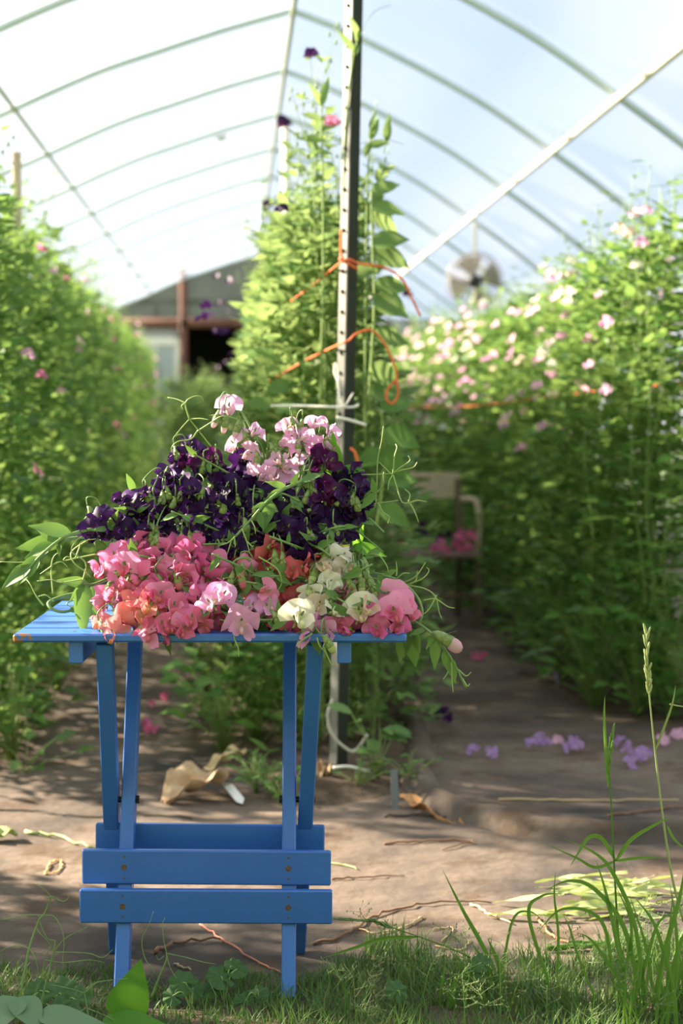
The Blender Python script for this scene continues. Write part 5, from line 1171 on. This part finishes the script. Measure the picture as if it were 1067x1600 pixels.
B_ = [([(980, 1560, 3.2), (965, 1480, 3.2), (948, 1400, 3.2), (930, 1340, 3.2)], .008), ([(1000, 1560, 3.2), (975, 1450, 3.2), (930, 1390, 3.2), (890, 1376, 3.2), (850, 1392, 3.2)], .009),
      ([(1010, 1570, 3.2), (990, 1440, 3.2), (955, 1360, 3.2), (925, 1330, 3.2), (880, 1310, 3.2)], .008), ([(1020, 1570, 3.2), (1040, 1480, 3.2), (1062, 1400, 3.2), (1070, 1350, 3.2)], .010),
      ([(960, 1540, 3.2), (940, 1440, 3.2), (880, 1420, 3.2), (836, 1460, 3.2)], .007), ([(990, 1570, 3.2), (1010, 1500, 3.2), (1030, 1440, 3.2), (1068, 1420, 3.2)], .007),
      ([(1040, 1590, 3.15), (1050, 1520, 3.15), (1064, 1470, 3.15), (1080, 1440, 3.15)], .010), ([(985, 1580, 3.15), (1000, 1520, 3.15), (996, 1460, 3.15), (975, 1400, 3.15)], .006),
      ([(870, 1540, 3.22), (872, 1460, 3.22), (866, 1400, 3.22), (868, 1360, 3.22)], .005), ([(1000, 1590, 3.15), (960, 1520, 3.15), (925, 1470, 3.15), (900, 1456, 3.15)], .006),
      ([(780, 1500, 3.3), (800, 1440, 3.3), (826, 1424, 3.3), (850, 1440, 3.3)], .005), ([(860, 1500, 3.25), (826, 1430, 3.25), (846, 1400, 3.25), (880, 1396, 3.25)], .007),
      ([(1060, 1590, 3.15), (1040, 1500, 3.15), (1020, 1440, 3.15), (990, 1400, 3.15)], .008), ([(930, 1560, 3.2), (905, 1500, 3.2), (890, 1450, 3.2), (880, 1430, 3.2)], .005),
      ([(1050, 1580, 3.12), (1058, 1500, 3.12), (1054, 1430, 3.12), (1046, 1380, 3.12)], .007), ([(950, 1570, 3.2), (980, 1500, 3.2), (985, 1440, 3.2), (960, 1380, 3.2)], .007)]
for pts, w in B_:
    p0 = gnd(pts[0][0], min(1610, pts[0][1]+30)); long_blade([(pts[0][0], 1545, pts[0][2])] + pts[1:] if pts[0][1] < 1545 else pts, w, 'long arching grass blade in the tall tuft at the right edge', M_GRASSL, 'blades of the tall tuft at the right')
for i in range(40):
    x = rg.uniform(960, 1080); h = rg.uniform(60, 190); k = rg.uniform(-45, 45); d_ = rg.uniform(3.05, 3.3); y0 = 637+3067/d_
    long_blade([(x, y0, d_), (x+k*.3, y0-h*.5, d_), (x+k, y0-h, d_)], rg.uniform(.004, .007), 'upright grass blade in the thick tuft at the lower right corner', M_GRASSL, 'upright blades at the lower right corner')
for i in range(14):
    x = rg.gauss(750, 30); h = rg.uniform(40, 90); k = rg.uniform(-40, 40); d_ = rg.uniform(3.25, 3.36); y0 = 637+3067/d_
    long_blade([(x, y0, d_), (x+k*.3, y0-h*.5, d_), (x+k, y0-h, d_)], rg.uniform(.007, .012), 'broad short grass blade in the tuft right of the table', M_GRASSL, 'broad blades right of the table')
# weeds with lobed round leaves
def lobed(g, c, nrm, sx, R_, lobes=7):
    nrm = V(nrm).normalized(); x = V(sx)-nrm*V(sx).dot(nrm); x.normalize(); y = nrm.cross(x); vs = [V(c)]; N_ = 42
    for ring in (.5, 1.0):
        for i in range(N_):
            a = -math.pi*.94+2*math.pi*.94*i/(N_-1); r = R_*ring*(1+(.055*math.cos(a*lobes)+.025*math.cos(a*lobes*4))*(ring > .6)); vs.append(V(c)+x*(r*math.cos(a))+y*(r*math.sin(a))+nrm*(R_*(.10*math.cos(a*lobes)*ring-.15*ring*ring)))
    fs = [(0, 1+i, 2+i) for i in range(N_-1)]+[(1+i, 1+N_+i, 2+N_+i, 2+i) for i in range(N_-1)]
    g.add(vs, fs)
M_MALLOW = leafy('mallow_leaf', (0.045, 0.115, 0.035), (0.065, 0.145, 0.045), (0.12, 0.26, 0.05), .25)
def mallow(px, py, d_, leaves, label):
    p = at(px, py, d_); p.z = gz(p.x, p.y); root = empty('mallow_weed', p); tag(root, label, 'weed')
    r = random.Random(int(px))
    s_ = MB()
    for (lx, ly, R_, dd_) in leaves:
        c = at(lx, ly, d_+dd_)-p; s_.tube(spline([V((0, 0, 0)), c*.5+V((0, 0, .02)), c], 5), .0018, .0014, 5)
        b = MB(); lobed(b, c, (r.uniform(-.4, .4), -.75+r.uniform(-.3, .3), .8), (r.uniform(-1, 1), 0, r.uniform(.2, 1)), R_); b.build('leaf', M_MALLOW, root)
    s_.build('stems', M_STEMV, root); return root
mallow(100, 1590, 3.22, [(92, 1552, .036, 0), (62, 1548, .026, .02), (118, 1562, .03, -.02), (40, 1575, .026, 0)], 'round lobed weed left of the front left table leg')
mallow(300, 1570, 3.26, [(285, 1535, .026, 0), (302, 1545, .022, .02), (270, 1556, .02, -.02)], 'bright lobed weed between the front table legs')
mallow(350, 1575, 3.3, [(345, 1526, .028, 0), (370, 1514, .022, .02), (330, 1545, .02, 0), (362, 1508, .018, .03)], 'grey green lobed weed between the front legs, right of the bright one')
mallow(405, 1580, 3.3, [(400, 1556, .026, 0), (382, 1566, .022, -.02), (420, 1560, .02, .02)], 'low lobed weed left of the front right table leg')
mallow(628, 1590, 3.22, [(620, 1548, .022, 0)], 'single pale lobed leaf in the turf right of the table')
mallow(690, 1590, 3.28, [(752, 1504, .02, 0), (745, 1515, .018, 0)], 'lobed leaf under the broad grass blades')
# broad leaf standing in front of the left leg and pea seedlings at the lower left
def bigleaf(base, tip, W, label, m, up=None, name='broad_leaf'):
    a = at(*base); b = at(*tip); g = MB(); g.leaf(a, b-a, up or (-HF+V((0, 0, .4))), (b-a).length, W, 10, .18, .12, .02, 0.8); 
    s_ = g.build(name, m); tag(s_, label, 'leaf'); return s_
bigleaf((190, 1592, 3.12), (222, 1500, 3.12), .078, 'bright green broad leaf standing in front of the left table leg', M_BIGLEAF, -HF*1.0+V((.3, 0, .2)))
bigleaf((160, 1596, 3.1), (268, 1598, 3.08), .055, 'broad leaf lying flat at the bottom beside the upright bright leaf', M_BIGLEAF, V((0, -.5, 1)))
M_GLAUC = leafy('grey_green_leaf', (0.12, 0.22, 0.12), (0.16, 0.26, 0.15), (0.15, 0.30, 0.10), .2)
bigleaf((28, 1558, 3.08), (-12, 1612, 3.02), .06, 'grey green pea leaf at the lower left corner', M_GLAUC, V((-.2, -.6, .8)), 'pea_leaf')
bigleaf((30, 1558, 3.08), (62, 1612, 3.02), .06, 'grey green pea leaf beside the corner leaf at the lower left', M_GLAUC, V((.3, -.6, .8)), 'pea_leaf')
bigleaf((58, 1585, 3.06), (172, 1598, 3.04), .05, 'long pale pea leaf pointing right at the bottom left', M_GLAUC, V((0, -.5, 1)), 'pea_leaf')
def seedling(path, tend, label, r=.0026):
    g = MB(); g.tube(spline([at(*p) for p in path], 7), r, r*.5, 6); root = g.build('pea_seedling', M_STEM); tag(root, label, 'plant')
    for tl in tend:
        b = MB(); b.tube(spline([at(*q) for q in tl], 7), .0012, .0006, 4); b.build('tendril', M_STEM, root)
e = 3.1
seedling([(30, 1600, e), (32, 1556, e), (40, 1510, e), (46, 1480, e), (60, 1440, e), (70, 1426, e), (80, 1400, e)],
         [[(46, 1482, e), (30, 1478, e), (12, 1480, e), (0, 1488, e)], [(46, 1482, e), (56, 1500, e), (60, 1530, e), (52, 1556, e)], [(68, 1430, e), (84, 1432, e), (96, 1450, e), (100, 1474, e), (98, 1500, e), (100, 1516, e)], [(66, 1430, e), (40, 1430, e), (10, 1436, e), (-6, 1437, e)],
          [(80, 1400, e), (74, 1404, e), (72, 1402, e)], [(80, 1400, e), (96, 1408, e), (104, 1406, e), (110, 1398, e)], [(80, 1402, e), (70, 1390, e), (52, 1380, e)], [(62, 1436, e), (58, 1452, e), (74, 1470, e), (84, 1486, e)]], 'tall thin pea seedling with tendrils at the lower left')
seedling([(58, 1600, e), (66, 1560, e), (76, 1520, e), (84, 1486, e), (86, 1470, e)],
         [[(84, 1488, e), (110, 1488, e), (140, 1490, e), (160, 1496, e), (176, 1484, e)], [(84, 1486, e), (100, 1468, e), (120, 1456, e), (138, 1448, e)], [(70, 1500, e), (100, 1504, e), (140, 1500, e), (162, 1504, e)], [(86, 1470, e), (74, 1466, e), (64, 1446, e), (60, 1432, e)], [(76, 1520, e), (60, 1540, e), (52, 1570, e)], [(78, 1480, e), (70, 1500, e), (66, 1530, e)]], 'second thin pea seedling just right of the tall one at the lower left')
seedling([(140, 1604, e), (136, 1575, e), (132, 1552, e)], [[(132, 1552, e), (150, 1536, e), (170, 1532, e), (200, 1529, e)], [(132, 1552, e), (110, 1545, e), (78, 1538, e)], [(134, 1575, e), (160, 1585, e), (190, 1600, e)], [(134, 1575, e), (118, 1586, e), (106, 1600, e)]], 'short thin pea seedling left of the front left table leg', .002)
seedling([(236, 1560, 3.14), (250, 1524, 3.14), (260, 1500, 3.14), (260, 1488, 3.14)], [[(260, 1488, 3.14), (256, 1470, 3.14), (254, 1444, 3.14), (258, 1434, 3.14)], [(244, 1524, 3.14), (226, 1496, 3.14), (222, 1468, 3.14), (232, 1446, 3.14), (240, 1424, 3.14)], [(262, 1490, 3.14), (290, 1496, 3.14), (320, 1504, 3.14), (336, 1506, 3.14)], [(260, 1492, 3.14), (266, 1512, 3.14), (276, 1530, 3.14)], [(256, 1494, 3.14), (248, 1500, 3.14), (244, 1492, 3.14)]], 'pea seedling with looping tendrils in front of the lower rail', .0022)
seedling([(320, 1600, 3.1), (334, 1575, 3.1), (338, 1556, 3.1)], [[(338, 1556, 3.1), (330, 1540, 3.1), (328, 1530, 3.1)]], 'tiny curled tendril between the front legs', .0012)
# unseen clump of nettles added left of the view to shade the near turf
for i in range(7):
    x = -1.30 - .1*(i % 2); y = 3.25 + .19*i
    root = empty('shade_nettle', (x, y, 0)); tag(root, 'tall leafy weed added unseen outside the left edge to shade the turf', 'weed', 'added shade nettles left of the view'); r = random.Random(i)
    s_ = MB(); f = MB()
    for k in range(16):
        a = r.uniform(0, 6.28); bx, by = .16*math.cos(a)*r.random(), .16*math.sin(a)*r.random(); h = r.uniform(.95, 1.25); s_.tube([(bx, by, -.01), (bx*1.5, by*1.5, h)], .003, .0015, 5)
        for q in range(26):
            z = h*(q+1)/26; az = q*1.9; f.leaf((bx*(1+.5*z), by*(1+.5*z), z), (math.cos(az), math.sin(az), -.1), (0, 0, 1), .085, .045, 4, .2, .4)
    s_.build('stems', M_STEMV, root); f.build('foliage', M_WEED, root)
